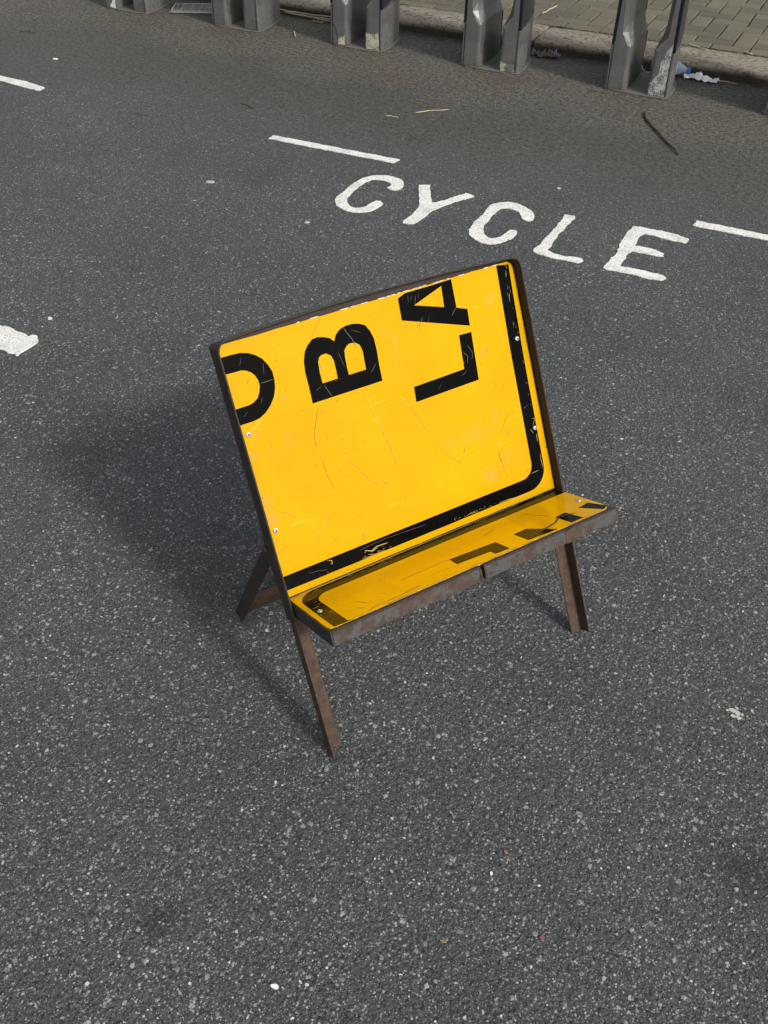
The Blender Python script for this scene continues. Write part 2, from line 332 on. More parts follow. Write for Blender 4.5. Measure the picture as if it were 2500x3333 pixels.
M = {}
M['asphalt'] = mat_asphalt(); M['paint'] = mat_paint(); M['yellow'] = mat_yellow(scuffs=((.010, .185, .020, .5), (.014, .150, .018, .7), (.010, .268, .014, .5), (.027, .305, .012, .5), (.080, .285, .014, .35), (.095, .352, .012, .4), (.475, .075, .020, .55), (.515, .190, .016, .4), (.515, .315, .014, .4), (.175, .062, .012, .4), (.52, .10, .02, .25), (.40, .17, .02, .2))); M['yellow_painted_light'] = mat_yellow('yellow_sheeting_glossy_painted_light', 0.32, 0.06, (), ((0.88, 0.475, 0.0004), (0.94, 0.52, 0.0006))); M['black'] = mat_black(); M['black_polished'] = mat_black('black_vinyl_polished', 0.3)  # seat yellow: glossier copy, base colour raised to stand in for missing sunlight
M['rust'] = mat_rust('rusted_steel', (0.034, 0.0195, 0.012), (0.088, 0.049, 0.029))
M['dark_rust'] = mat_rust('dark_weathered_steel', (0.022, 0.0155, 0.0115), (0.044, 0.030, 0.022))
M['grey_rust'] = mat_rust('grey_painted_rusty_steel', (0.034, 0.021, 0.014), (0.078, 0.047, 0.032), (0.052, 0.055, 0.054), 0.525, 0.7)
M['dark_steel'] = mat_rust('blackened_steel', (0.022, 0.021, 0.022), (0.040, 0.036, 0.036), None, 0.5, 0.5)
M['rivet'] = mat_plain('zinc_rivet', (0.55, 0.54, 0.50), 0.35, 0.85, 0.2, 300)
M['hole'] = mat_plain('rivet_hole', (0.03, 0.028, 0.025), 0.8, 0)
M['scr_dark'] = mat_plain('scratch_dark', (0.020, 0.017, 0.008), 0.6); M['scr_tan'] = mat_plain('scratch_tan', (0.13, 0.085, 0.035), 0.6)
M['scr_lite'] = mat_plain('scratch_pale_yellow', (0.70, 0.42, 0.02), 0.5); M['scr_grey'] = mat_plain('scratch_grey', (0.055, 0.054, 0.051), 0.5)
M['scr_yel'] = mat_plain('chip_yellow', (0.52, 0.34, 0.10), 0.6); M['bare_edge'] = mat_plain('bare_aluminium_edge', (0.42, 0.38, 0.30), 0.5, 0.3, 0.4, 90)
M['dock'] = mat_dock(); M['dock_dark'] = mat_plain('black_rubber_seal', (0.012, 0.012, 0.012), 0.6); M['navy'] = mat_plain('navy_blue_panel', (0.006, 0.0075, 0.018), 0.22, 0, 0.15, 8)
M['plate'] = mat_plain('dock_base_plate', (0.135, 0.128, 0.113), 0.65, 0.15, 0.25, 25)
M['speck'] = mat_speck('speckled_bare_concrete', (0.10, 0.10, 0.095), (0.46, 0.46, 0.43), 150, 0.49)
M['specky'] = mat_speck('speckled_yellowish_concrete', (0.13, 0.12, 0.085), (0.50, 0.47, 0.36), 180, 0.45)
M['white_wear'] = mat_plain('chipped_white_layer', (0.62, 0.61, 0.57), 0.7, 0, 0.2, 60)
M['stone'] = mat_stone(); M['paver'] = mat_paver(); M['moss'] = mat_moss()
M['twig'] = mat_plain('twig_bark', (0.085, 0.052, 0.032), 0.85, 0, 0.5, 120); M['twig_pale'] = mat_plain('bleached_twig', (0.40, 0.33, 0.23), 0.85, 0, 0.35, 120)
M['tissue'] = mat_plain('white_tissue', (0.78, 0.78, 0.78), 0.9, 0, 0.08, 60); M['grit'] = mat_plain('pale_stone_chip', (0.31, 0.308, 0.29), 0.8, 0, 0.4, 400)
M['gum'] = mat_plain('old_chewing_gum', (0.42, 0.40, 0.35), 0.8, 0, 0.2, 150); M['white'] = mat_plain('white_flake', (0.72, 0.71, 0.66), 0.8, 0, 0.15, 150)
M['wire'] = mat_plain('galvanised_wire', (0.48, 0.48, 0.45), 0.5, 0.3, 0.25, 100); M['cable'] = mat_plain('white_cable', (0.45, 0.44, 0.40), 0.5)
M['red'] = mat_plain('red_chip', (0.20, 0.07, 0.055), 0.8); M['orange'] = mat_plain('orange_stone', (0.33, 0.13, 0.07), 0.8); M['leaf'] = mat_plain('dry_leaf_bit', (0.22, 0.155, 0.065), 0.8)
M['label'] = mat_speck('printed_bottle_label', (0.16, 0.22, 0.45), (0.66, 0.70, 0.78), 60, 0.5); M['cap'] = mat_plain('blue_cap', (0.05, 0.17, 0.50), 0.35)
M['wrapper'] = mat_plain('brown_crumpled_wrapper', (0.075, 0.055, 0.045), 0.6, 0, 0.6, 60); M['wrapper_blue'] = mat_plain('pale_blue_plastic', (0.20, 0.245, 0.31), 0.4, 0, 0.25, 40)
def mat_pet():
    s = N('clear_pet'); P = s.obj()
    return s.fin((0.62, 0.74, 0.90), 0.08, nrm=s.bump(s.noise(P, 40, 3), 0.5, 0.004), Transmission_Weight=0.55, IOR=1.30)
M['pet'] = mat_pet()

# ------------------------------------------------------------------ object helpers
def link(name, me, mats, parent=None):
    o = bpy.data.objects.new(name, me); COL.objects.link(o)
    for x in (mats if isinstance(mats, (list, tuple)) else [mats]): me.materials.append(M[x] if isinstance(x, str) else x)
    if parent is not None: o.parent = parent
    return o
def mk(name, bm, mats, parent=None, smooth=False, bevel=0.0, seg=2):
    bmesh.ops.recalc_face_normals(bm, faces=bm.faces)
    me = bpy.data.meshes.new(name); bm.to_mesh(me); bm.free()
    if smooth:
        for p in me.polygons: p.use_smooth = True
    o = link(name, me, mats, parent)
    if bevel:
        b = o.modifiers.new('bevel', 'BEVEL'); b.width = bevel; b.segments = seg; b.limit_method = 'ANGLE'; b.angle_limit = R(35)
    return o
def empty(name, loc, label, cat, rz=0.0, group=None):
    o = bpy.data.objects.new(name, None); COL.objects.link(o); o.location = loc; o.rotation_euler = (0, 0, rz); o.empty_display_size = 0.1
    o['label'] = label; o['category'] = cat
    if group: o['group'] = group
    return o
def tag(o, label, cat, group=None):
    o['label'] = label; o['category'] = cat
    if group: o['group'] = group
    return o
def struct(o): o['kind'] = 'structure'; return o
def box(bm, x0, x1, y0, y1, z0, z1, T=None, mi=0):
    vs = [bm.verts.new((x, y, z)) for x in (x0, x1) for y in (y0, y1) for z in (z0, z1)]
    if T is not None:
        for v in vs: v.co = T @ v.co
    for f in ((0,1,3,2),(4,6,7,5),(0,4,5,1),(2,3,7,6),(0,2,6,4),(1,5,7,3)):
        q = bm.faces.new([vs[i] for i in f]); q.material_index = mi
    return vs
def prism(bm, loops, z0, z1, T=None, mi=0):
    # loops[0] outline, the rest holes; 2-D points; extruded z0..z1, T maps to 3-D
    loops3 = [[Vector((p[0], p[1], 0)) for p in lp] for lp in loops]
    tris = tessellate_polygon(loops3); flat = [p for lp in loops3 for p in lp]
    lo = [bm.verts.new(Vector((p.x, p.y, z0))) for p in flat]; hi = [bm.verts.new(Vector((p.x, p.y, z1))) for p in flat]
    if T is not None:
        for v in lo+hi: v.co = T @ v.co
    for t in tris:
        for vs, r in ((hi, False), (lo, True)):
            try: f = bm.faces.new([vs[i] for i in (reversed(t) if r else t)]); f.material_index = mi
            except ValueError: pass
    k = 0
    for lp in loops3:
        n = len(lp)
        for i in range(n):
            j = (i+1) % n
            try: f = bm.faces.new((lo[k+i], lo[k+j], hi[k+j], hi[k+i])); f.material_index = mi
            except ValueError: pass
        k += n
def ribbon(pts, wd, taper=True):
    # 2-D polyline -> thin polygon outline
    n = len(pts); L = []; Rr = []
    for i, p in enumerate(pts):
        a = pts[max(0, i-1)]; b = pts[min(n-1, i+1)]; dx, dy = b[0]-a[0], b[1]-a[1]; l = math.hypot(dx, dy) or 1
        t = wd*0.5*(0.25 if taper and i in (0, n-1) else 1.0)
        L.append((p[0]-dy/l*t, p[1]+dx/l*t)); Rr.append((p[0]+dy/l*t, p[1]-dx/l*t))
    return L+Rr[::-1]
def dens(pts, step, jit=0.0, seed=0, closed=True, lowfreq=0.0):
    out = []; n = len(pts)
    for i in range(n if closed else n-1):
        a, b = pts[i], pts[(i+1) % n]; d = math.dist(a, b); k = max(1, int(d/step))
        for j in range(k):
            t = j/k; x = a[0]+(b[0]-a[0])*t; y = a[1]+(b[1]-a[1])*t
            nv = noise.noise_vector(Vector((x*120, y*120, seed*3.1))); nv2 = noise.noise_vector(Vector((x*30, y*30, seed*1.7+9)))
            out.append((x+nv.x*jit+nv2.x*lowfreq, y+nv.y*jit+nv2.y*lowfreq))
    if not closed: out.append(pts[-1])
    return out
def smooth_closed(pts, it=1):
    for _ in range(it):
        n = len(pts); q = []
        for i in range(n):
            a, b = pts[i], pts[(i+1) % n]; q += [(a[0]*.75+b[0]*.25, a[1]*.75+b[1]*.25), (a[0]*.25+b[0]*.75, a[1]*.25+b[1]*.75)]
        pts = q
    return pts
def tube(bm, pts, rad, seg=8, mi=0):
    pts = [Vector(p) for p in pts]; n = len(pts); rings = []
    for i, p in enumerate(pts):
        d = (pts[min(n-1, i+1)]-pts[max(0, i-1)]).normalized(); a = d.cross(Vector((0, 0, 1)));
        if a.length < 1e-3: a = d.cross(Vector((1, 0, 0)))
        a.normalize(); b = d.cross(a); r = rad[i] if isinstance(rad, (list, tuple)) else rad
        rings.append([bm.verts.new(p+(a*math.cos(2*math.pi*k/seg)+b*math.sin(2*math.pi*k/seg))*r) for k in range(seg)])
    for i in range(n-1):
        for k in range(seg):
            f = bm.faces.new((rings[i][k], rings[i][(k+1) % seg], rings[i+1][(k+1) % seg], rings[i+1][k])); f.material_index = mi
    for r in (rings[0][::-1], rings[-1]):
        f = bm.faces.new(r); f.material_index = mi
def mm(P): return [(a/1000, b/1000) for a, b in P]

# ------------------------------------------------------------------ road, kerb, pavement
KY = 5.33; KT = 0.052
bm = bmesh.new()
vs = [bm.verts.new(p) for p in ((-60, -60, 0), (60, -60, 0), (60, KY+0.12, 0), (-60, KY+0.12, 0))]; bm.faces.new(vs)
road = struct(mk('road', bm, 'asphalt'))
bm = bmesh.new()
joints = [-60, -9.3, -8.2, -7.3, -6.15, -5.4, -4.42, -3.62, -2.66, -1.735, -0.02, 0.86, 1.9, 2.8, 4.0, 60]
for i in range(len(joints)-1):
    x0, x1 = joints[i]+0.004, joints[i+1]-0.004
    n = 1 if x1-x0 > 10 else 14
    r0 = 0.022+random.uniform(-.004, .004); dz = random.uniform(-.003, .002)
    prof = [(KY+0.006, -0.05), (KY, 0.0), (KY+0.002, KT-r0), (KY+r0*0.35, KT-r0*0.35), (KY+r0, KT), (KY+0.15, KT+0.003), (KY+0.292, KT+0.001), (KY+0.297, -0.05)]
    rings = []
    for k in range(n+1):
        x = x0+(x1-x0)*k/n; ring = []
        for (y, z) in prof:
            q = noise.noise_vector(Vector((x*7, y*9, z*9)))*0.004; e = 0.006 if k in (0, n) and z > 0 else 0
            ring.append(bm.verts.new((x, y+q.y*(0.7 if z > 0 else 0)+(e if y < KY+.05 else 0), z+dz+q.z-e*0.5)))
        rings.append(ring)
    for k in range(n):
        for j in range(len(prof)-1): bm.faces.new((rings[k][j], rings[k+1][j], rings[k+1][j+1], rings[k][j+1]))
    bm.faces.new(rings[0]); bm.faces.new(rings[-1][::-1])
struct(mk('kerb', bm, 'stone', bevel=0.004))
# block paving: stretcher course along the kerb, then 90 degree herringbone
bm = bmesh.new(); tone = bm.faces.layers.float.new('tone_f')
tones = []
PY = KY+0.30; PX0, PX1, PY1 = -7.4, 3.0, 8.8; PZ = 0.053
def brick(x0, x1, y0, y1):
    g = 0.0030; cx, cy = (x0+x1)/2, (y0+y1)/2; ang = random.gauss(0, 0.008); z = PZ+random.gauss(0, 0.0009); tx, ty = random.gauss(0, 0.006), random.gauss(0, 0.006)
    T = Matrix.Translation((cx+random.gauss(0, .0008), cy+random.gauss(0, .0008), z)) @ Matrix.Rotation(ang, 4, 'Z') @ Matrix.Rotation(tx, 4, 'X') @ Matrix.Rotation(ty, 4, 'Y')
    a, b = (x1-x0)/2-g-.0009, (y1-y0)/2-g; e = 0.004; t = random.random()
    rows = [[(-a, -b, -0.05), (a, -b, -0.05), (a, b, -0.05), (-a, b, -0.05)], [(-a, -b, -e), (a, -b, -e), (a, b, -e), (-a, b, -e)], [(-a+e, -b+e, 0), (a-e, -b+e, 0), (a-e, b-e, 0), (-a+e, b-e, 0)]]
    V = [[bm.verts.new(T @ Vector(p)) for p in r] for r in rows]; n0 = 0
    for i in range(2):
        for k in range(4): bm.faces.new((V[i][k], V[i][(k+1) % 4], V[i+1][(k+1) % 4], V[i+1][k])); tones.append(t)
    bm.faces.new(V[2]); tones.append(t)
ph = -0.8657
k = int((PX0-ph)/0.2)
while ph+0.2*k < PX1: brick(ph+0.2*k-.2, ph+0.2*k, PY, PY+0.1); k += 1
nx = int((PX1-PX0)/0.1); ny = int((PY1-PY-0.1)/0.1); ox = ph-0.1*round((ph-PX0)/0.1); oy = PY+0.1
for j in range(ny):
    for i in range(nx):
        q = (i+j) % 4; x, y = ox+i*0.1, oy+j*0.1
        if q == 0: brick(x, x+0.2, y, y+0.1)
        elif q == 1 and i == 0: brick(x, x+.1, y, y+.1)
        elif q == 3:
            brick(x, x+0.1, y-0.1 if j else y, y+0.1) if j else brick(x, x+.1, y, y+.1)
        elif q == 2 and j == ny-1: brick(x, x+.1, y, y+.1)
me_faces = len(bm.faces)
me = bpy.data.meshes.new('pavement'); bm.to_mesh(me); bm.free()
att = me.attributes.new('tone', 'FLOAT', 'FACE')
for i in range(me_faces): att.data[i].value = tones[i]
pav = struct(link('pavement', me, 'paver'))
bm = bmesh.new(); box(bm, -60, 60, KY+0.298, 60, -0.05, PZ-0.013); struct(mk('paving_bed', bm, 'moss'))
# moss ridge growing in the joint behind the kerb
bm = bmesh.new()
for i in range(900):
    x = random.uniform(-5.5, 0.9); y = KY+0.298+random.gauss(0, 0.0045); r = random.uniform(0.0025, 0.0065)
    if noise.noise(Vector((x*2.2, 3, 1))) < -0.12 and random.random() < .8: continue
    bmesh.ops.create_icosphere(bm, subdivisions=1, radius=r, matrix=Matrix.Translation((x, y, PZ-0.002)) @ Matrix.Diagonal((1.6, 1, .7, 1)))
o = mk('moss', bm, 'moss'); o['kind'] = 'stuff'; o['label'] = 'green moss growing along the joint behind the kerb'; o['category'] = 'moss'

# ------------------------------------------------------------------ painted markings
def marking(name, pts, seed, label=None, cat=None, group=None, parent=None, sm=1, step=0.005, jit=0.0034, low=0.0042, th=0.0035):
    pts = smooth_closed(mm(pts), sm) if sm else mm(pts)
    pts = dens(pts, step, jit, seed, True, low)
    bm = bmesh.new(); prism(bm, [pts], 0.0008, th)
    o = mk(name, bm, 'paint', parent)
    if label: tag(o, label, cat, group)
    return o
word = empty('painted_word', (-1.15, 3.27, 0), 'white hand painted word CYCLE on the road beyond the yellow seat', 'road marking')
for nm, P, lab in (('letter', G_C1, 'white painted letter C at the start of the word'), ('letter', G_Y, 'white painted letter Y'), ('letter', G_C2, 'white painted second letter C'), ('letter', G_L, 'white painted letter L'), ('letter', G_E, 'white painted letter E')):
    o = marking(nm, P, len(lab), sm=(1 if 'C' in lab.replace('CYCLE', '') else 0)); o['label'] = lab
    o.parent = word; o.matrix_parent_inverse = Matrix.Translation((1.15, -3.27, 0))
G = 'white dashes marking the edge of the cycle bay'
marking('painted_dash', [(-4076, 3650), (-4076, 3700), (-3900, 3668), (-3733, 3660), (-3604, 3634), (-3597, 3590), (-3675, 3593), (-3873, 3612)], 5, 'white painted dash cut off by the left edge of the photo', 'road marking', G, sm=0)
marking('painted_dash', [(-2312, 3580), (-2316, 3621), (-2000, 3628), (-1708, 3634), (-1713, 3590), (-2000, 3583)], 6, 'white painted dash above the first letter C, whole and slanting', 'road marking', G, sm=0)
marking('painted_dash', [(-467, 3578), (-465, 3627), (-200, 3627), (140, 3632), (140, 3586), (-200, 3582)], 7, 'white painted dash to the right of the letter E, cut by the right edge', 'road marking', G, sm=0)
marking('paint_patch', G_blob, 8, 'large white blob of road paint at the left edge, thick and cracked', 'road marking', sm=1, jit=0.003, low=0.005, th=0.005)
marking('paint_fleck', G_chip, 9, 'small white paint fleck just above the large white paint blob', 'paint fleck', sm=1, jit=0.001, low=0.001)
bm = bmesh.new()
for k, (cx, cy, r) in enumerate(((0.112, 1.392, 0.010), (0.123, 1.388, 0.009), (0.127, 1.378, 0.008), (0.115, 1.378, 0.007), (0.119, 1.400, 0.004), (0.131, 1.388, 0.004))):
    prism(bm, [[(cx+r*math.cos(a_)*random.uniform(.35, 1.1), cy+r*.75*math.sin(a_)*random.uniform(.35, 1.1)) for a_ in [2*math.pi*q_/11 for q_ in range(11)]]], 0.0006, 0.0018+k*0.0002)
tag(mk('paint_splash', bm, 'gum'), 'small ragged pale paint splash at the right, level with the front feet of the seat', 'paint splash')

# ------------------------------------------------------------------ the seat made of a road sign
TH = 1.0019; LEAN = 0.4794; W = 0.6306; FD = 0.0281; TK = 0.003
PB, PT = 0.328, 0.7976; TOP = 0.8036; S0 = 0.3213; SANG = 0.4229; SD = 0.1775; SL, SR = 0.009, 0.6275
seat = empty('sign_seat', (-0.568, 0.9391, 0), 'low yellow seat made from a cut up road sign on a rusty folding frame', 'seat', TH)
A = Vector((0, math.sin(LEAN), math.cos(LEAN))); NN = Vector((0, -math.cos(LEAN), math.sin(LEAN))); U = Vector((1, 0, 0))
def frame_mat(o, a, b, c): return Matrix((a, b, c)).transposed().to_4x4() if False else Matrix.Translation(o) @ Matrix((a, b, c)).transposed().to_4x4()
TB = frame_mat(Vector((0, 0, 0)), U, A, NN)              # backrest plane: x across, y up the bars, z towards the sitter
# inverted U of angle iron, rounded top corners, from the seat up
def u_path(x0, x1, y0, y1, r, n=7):
    P = [(x0, y0), (x0, y1-r)]
    for i in range(1, n): t = math.pi-i*math.pi/2/n; P.append((x0+r+r*math.cos(t), y1-r+r*math.sin(t)))
    P.append((x0+r, y1)); P.append((x1-r, y1))
    for i in range(1, n): t = math.pi/2-i*math.pi/2/n; P.append((x1-r+r*math.cos(t), y1-r+r*math.sin(t)))
    P += [(x1, y1-r), (x1, y0)]
    Q = []
    for i, p in enumerate(P):
        Q.append(p)
        if i < len(P)-1 and P[i+1][0]-p[0] > 0.3:
            for k in range(1, 12): Q.append((p[0]+(P[i+1][0]-p[0])*k/12, p[1]))
    return [(a, b+(0.011*math.sin(math.pi*min(1, max(0, (a-x0)/(x1-x0))))**0.8 if b > y1-0.02 else 0)) for a, b in Q]
YS = 0.285
bm = bmesh.new()
ro, ri = u_path(0, W, YS, TOP, 0.020), u_path(TK, W-TK, YS, TOP-TK, 0.017)
def ushell(bm, A1, B1, z0, z1, A0=None):
    n = len(A1); V = [[bm.verts.new(TB @ Vector((p[0], p[1], z))) for p in (A0 if (A0 and L is A1 and z == z0) else L)] for L in (A1, B1) for z in (z0, z1)]
    for i in range(n-1):
        bm.faces.new((V[0][i], V[0][i+1], V[1][i+1], V[1][i])); bm.faces.new((V[2][i+1], V[2][i], V[3][i], V[3][i+1]))
        bm.faces.new((V[1][i], V[1][i+1], V[3][i+1], V[3][i])); bm.faces.new((V[0][i+1], V[0][i], V[2][i], V[2][i+1]))
    for i in (0, n-1): bm.faces.new((V[0][i], V[1][i], V[3][i], V[2][i]))
ushell(bm, ro, ri, 0, FD, u_path(-0.004, W, YS, TOP-0.002, 0.006))                                  # outer lip
rb = u_path(TK+0.0005, W-TK-0.0005, YS, TOP-TK-0.0005, 0.0165); rc = u_path(0.031, W-0.031, YS, TOP-0.031, 0.004)
ushell(bm, rb, rc, 0.0002, TK)                             # flat flange behind the sign
mk('backrest_frame', bm, 'dark_rust', seat, bevel=0.0006, seg=1)
# yellow back panel with its own wear
PO = Vector((0.006, PB, 0.0035))
TPn = TB @ Matrix.Translation((0.006, PB, 0.0))
PW, PH = 0.6186, 0.4693
bm = bmesh.new()
outl = [(0.0, 0.0), (PW, 0.0), (PW, PH-0.016), (PW-0.002, PH-0.006), (PW-0.012, PH), (0.012, PH-0.001), (0.003, PH-0.004), (0.0, PH-0.014)]
out2 = dens(outl, 0.02, 0.0006, 2, True, 0.0008)
prism(bm, [out2], 0.0040, 0.0062, TPn, 0)
for Ls, wd, mi in ((DARK, 0.0006, 1), (LIGHT, 0.0007, 2)):
    for i, pl in enumerate(Ls):
        wdd = wd*random.uniform(0.7, 1.3)*(1.5 if i in (1, 3) and mi == 1 else 1); mi2 = 3 if (mi == 1 and i in (1, 3, 17, 22)) else mi
        pl = dens([tuple(p) for p in mm(pl)], 0.008, 0.0005, i, False, 0.001)
        if len(pl) > 1: prism(bm, [ribbon(pl, wdd)], 0.0062, 0.00628, TPn, mi2)
for i in range(55):                                        # nicks and scuffs
    x, y = random.uniform(0.01, 0.57), random.uniform(0.05, 0.46); a = random.gauss(1.2, 0.7); L = abs(random.gauss(0, 0.006))+0.002
    prism(bm, [ribbon([(x, y), (x+math.cos(a)*L*.5+random.gauss(0, .0006), y+math.sin(a)*L*.5), (x+math.cos(a)*L, y+math.sin(a)*L)], random.uniform(0.0005, 0.0011))], 0.0062, 0.00627, TPn, random.choice((1, 1, 3, 2)))
for i in range(22):                                        # chipped bare edge along the top
    x = random.choice((random.gauss(0.30, 0.07), random.gauss(0.42, 0.03), random.uniform(0.02, 0.60))); L = random.uniform(0.004, 0.022); t = random.uniform(0.0005, 0.0022)
    x = min(max(x, .02), .57); prism(bm, [[(x, PH+0.0006), (x+L, PH+0.0006), (x+L*.8, PH-t), (x+L*.3, PH-t*.6)]], 0.0062, 0.00633, TPn, 4)
panel = mk('backrest_panel', bm, ['yellow', 'scr_dark', 'scr_lite', 'scr_tan', 'bare_edge'], seat)
panel['label'] = 'yellow back panel cut from a road sign, letters turned sideways'
ZB0, ZB1 = 0.00622, 0.00662
def decal(name, loops, T, wear=None, label=None):
    bm = bmesh.new(); prism(bm, loops, ZB0, ZB1, T, 0)
    for pts, wd, mi in (wear or []):
        pl = dens([tuple(p) for p in pts], 0.006, 0.0007, len(pts), False, 0.0008)
        if len(pl) > 1: prism(bm, [ribbon(pl, wd)], ZB1, ZB1+0.0001, T, mi)
    o = mk(name, bm, ['black', 'scr_yel', 'scr_grey'], panel if T is TPn else None)
    if label: o['label'] = label
    return o
def clampx(P, lo=0.001): return [(max(lo, a), b) for a, b in P]
def rnd(pts, idx, it=1): return pts
def hair(n, x0, x1, y0, y1, amean):
    o = []
    for _ in range(n):
        x, y = random.uniform(x0, x1), random.uniform(y0, y1); a = random.gauss(amean, 0.25); L = random.uniform(0.008, 0.03); o.append(([(x, y), (x+math.cos(a)*L, y+math.sin(a)*L)], 0.00045, 2))
    return o
pU = clampx(mm(P_U)); pB = mm(P_B); pA = mm(P_A); pL = mm(P_L)
decal('letter', [pU], TPn, [(mm(BSCR[2]), .0008, 2)]+[([(x, y), (x+dx, y+dy)], .0005, 2) for x, y, dx, dy in ((.012, .34, .012, .008), (.05, .352, .006, .012), (.07, .40, .004, .02), (.03, .425, .008, .014))], 'black letter U lying on its side at the left edge')
decal('letter', [pB, mm(P_B1), mm(P_B2)], TPn, [(mm(BSCR[0]), .0011, 2), (mm(BSCR[1]), .0009, 2)]+[([(.27, .345), (.285, .36)], .0006, 2), ([(.155, .345), (.17, .35)], .0006, 2), ([(.215, .40), (.222, .37)], .0005, 2), ([(.25, .43), (.27, .42)], .0005, 2)], 'black letter B lying on its side')
decal('letter', [pA, mm(P_A1)], TPn, [(mm(BSCR[3]), .0009, 2), (mm(BSCR[4]), .0007, 2)]+[([(.365+i*.008+random.gauss(0, .002), .450-i*.001+random.gauss(0, .002)), (.371+i*.008, .460+i*.0005+random.gauss(0, .002))], random.uniform(.0003, .0008), 2) for i in range(5)]+[([(.36+i*.012, .400), (.366+i*.012+random.gauss(0, .003), .414)], .0003, 2) for i in range(5)], 'black letter A lying on its side at the top edge')
decal('letter', [pL], TPn, [([(.47, .33), (.478, .318), (.474, .305)], .0011, 2), ([(.482, .34), (.49, .322), (.486, .31)], .0008, 2), ([(.455, .285), (.47, .292)], .0008, 2), ([(.40, .275), (.41, .285)], .0005, 2)], 'black letter L lying on its side')
def arc(cx, cy, r, a0, a1, n=8): return [(cx+r*math.cos(R(a0+(a1-a0)*i/n)), cy+r*math.sin(R(a0+(a1-a0)*i/n))) for i in range(n+1)]
bout = [(0.0005, 0.013)]+arc(0.559, 0.0565, 0.0435, -90, 0)+[(0.6045, 0.30), (0.6095, PH-0.0055)]
bin_ = [(0.5815, PH-0.0015), (0.5765, 0.30)]+arc(0.546, 0.0690, 0.0280, 0, -90)+[(0.0005, 0.0405)]
bout = dens(bout+[(bout[-1])], 0.012, 0.0, 0, False, 0.0004); band = bout+bin_
yb = [(mm(p), 0.0007 if i not in (16, 17, 18) else .0013, 1) for i, p in enumerate(YSCR) if i not in (13, 14, 22)]
for i in range(60):                                        # chips along the lower and right outer edge
    if i % 3 == 0: x, y = random.gauss(0.60, .004), random.uniform(0.06, 0.46); dx, dy = random.gauss(0, .001), random.uniform(.001, .007)
    else: x, y = (random.gauss(0.42, 0.03) if i % 2 else random.gauss(0.19, .03)), 0.0145+abs(random.gauss(0, 0.0022)); dx, dy = random.gauss(0, .004), random.uniform(.0005, .003)
    yb.append(([(x, y), (x+dx, y+dy)], random.uniform(.0006, .0017), 1))
yb += [([(0.16, 0.033), (0.22, 0.036), (0.31, 0.031)], 0.0006, 2), ([(0.05, 0.03), (0.09, 0.022)], 0.0006, 2)]
yb = [(p, wd, mi) for p, wd, mi in yb if True]
decal('border', [band], TPn, yb, 'black border line with a rounded corner, chipped along its edge')
# seat panel
DS = Vector((0, -math.cos(SANG), math.sin(SANG))); MS = Vector((0, math.sin(SANG), math.cos(SANG)))
SO = A*S0
TS = frame_mat(SO+Vector((SL, 0, 0)), U, DS, MS) @ Matrix.Diagonal((1, 1, 1, 1))
SWD = SR-SL
TSf = Matrix.Translation(SO+Vector((SL, 0, 0))) @ Matrix((U, DS, MS)).transposed().to_4x4()
bm = bmesh.new()
so = [(0, 0.0005), (SWD, 0.0005), (SWD-0.001, SD-0.024), (SWD-0.005, SD-0.010), (SWD-0.015, SD-0.001), (0.012, SD), (0.003, SD-0.004), (0, SD-0.014)]
prism(bm, [dens(so, 0.02, 0.0006, 4, True, 0.0007)], -0.0002, 0.0022, TSf, 0)
for i, pl in enumerate(SDARK):
    pl = dens([(a, min(b, SD-.002)) for a, b in mm(pl)], 0.008, 0.0007, i, False, 0.0015); prism(bm, [ribbon(pl, random.uniform(.0008, .0017))], 0.0022, 0.0023, TSf, 1 if i < 5 else 3)
for i in range(26):
    x, y = random.uniform(0.02, 0.6), random.uniform(0.04, 0.17); L = random.uniform(.003, .014); prism(bm, [ribbon([(x, y), (x+L, y+random.gauss(0, .003))], random.uniform(.0005, .0012))], 0.0022, 0.00228, TSf, random.choice((1, 3, 2)))
for i in range(60):
    x = random.uniform(0.02, 0.58); L = random.uniform(0.006, 0.03); t = random.uniform(.001, .003)
    prism(bm, [[(x, SD+0.0006), (x+L, SD+0.0006), (x+L*.7, SD-t), (x+L*.2, SD-t*.7)]], 0.0022, 0.00235, TSf, 4)
spanel = mk('seat_panel', bm, ['yellow_painted_light', 'scr_dark', 'scr_lite', 'scr_tan', 'bare_edge'], seat); spanel['label'] = 'yellow sitting panel with cut off black letters and a rounded black border'
def sdecal(name, loops, wear=None, label=None):
    bm = bmesh.new(); prism(bm, loops, 0.00222, 0.00262, TSf, 0)
    for pts, wd, mi in (wear or []):
        pl = dens([tuple(p) for p in pts], 0.006, 0.0007, len(pts), False, 0.0008)
        if len(pl) > 1: prism(bm, [ribbon(pl, wd)], 0.00262, 0.00272, TSf, mi)
    o = mk(name, bm, ['black_polished', 'scr_yel', 'scr_grey'], spanel)
    if label: o['label'] = label
    return o
so_ = [(SWD-.001, 0.0015), (0.35, 0.0035)]+[(0.052+0.042*math.cos(R(a)), 0.050+0.043*math.sin(R(a))) for a in range(-90, -181, -12)]+[(0.0095, 0.10), (0.0095, SD-0.0015)]
si_ = [(0.0365, SD-0.001), (0.0365, 0.10)]+[(0.064+0.028*math.cos(R(a)), 0.0645+0.030*math.sin(R(a))) for a in range(-180, -89, 12)]+[(0.35, 0.034), (SWD-.001, 0.036)]
sw = [(mm(p), 0.0013, 1) for p in SLITE[1:]]
for i in range(34):
    x, y = (random.gauss(0.19, 0.02) if i % 3 else random.gauss(0.41, .015)), random.gauss(0.012, 0.005)
    if i > 22: x, y = random.gauss(0.028, .007), random.uniform(0.03, 0.16)
    sw.append(([(x, y), (x+random.gauss(0, .006), y+random.uniform(.0005, .003))], random.uniform(.0005, .0012), 1))
sdecal('border', [so_+si_], sw, 'black border line turning a rounded corner at the left')
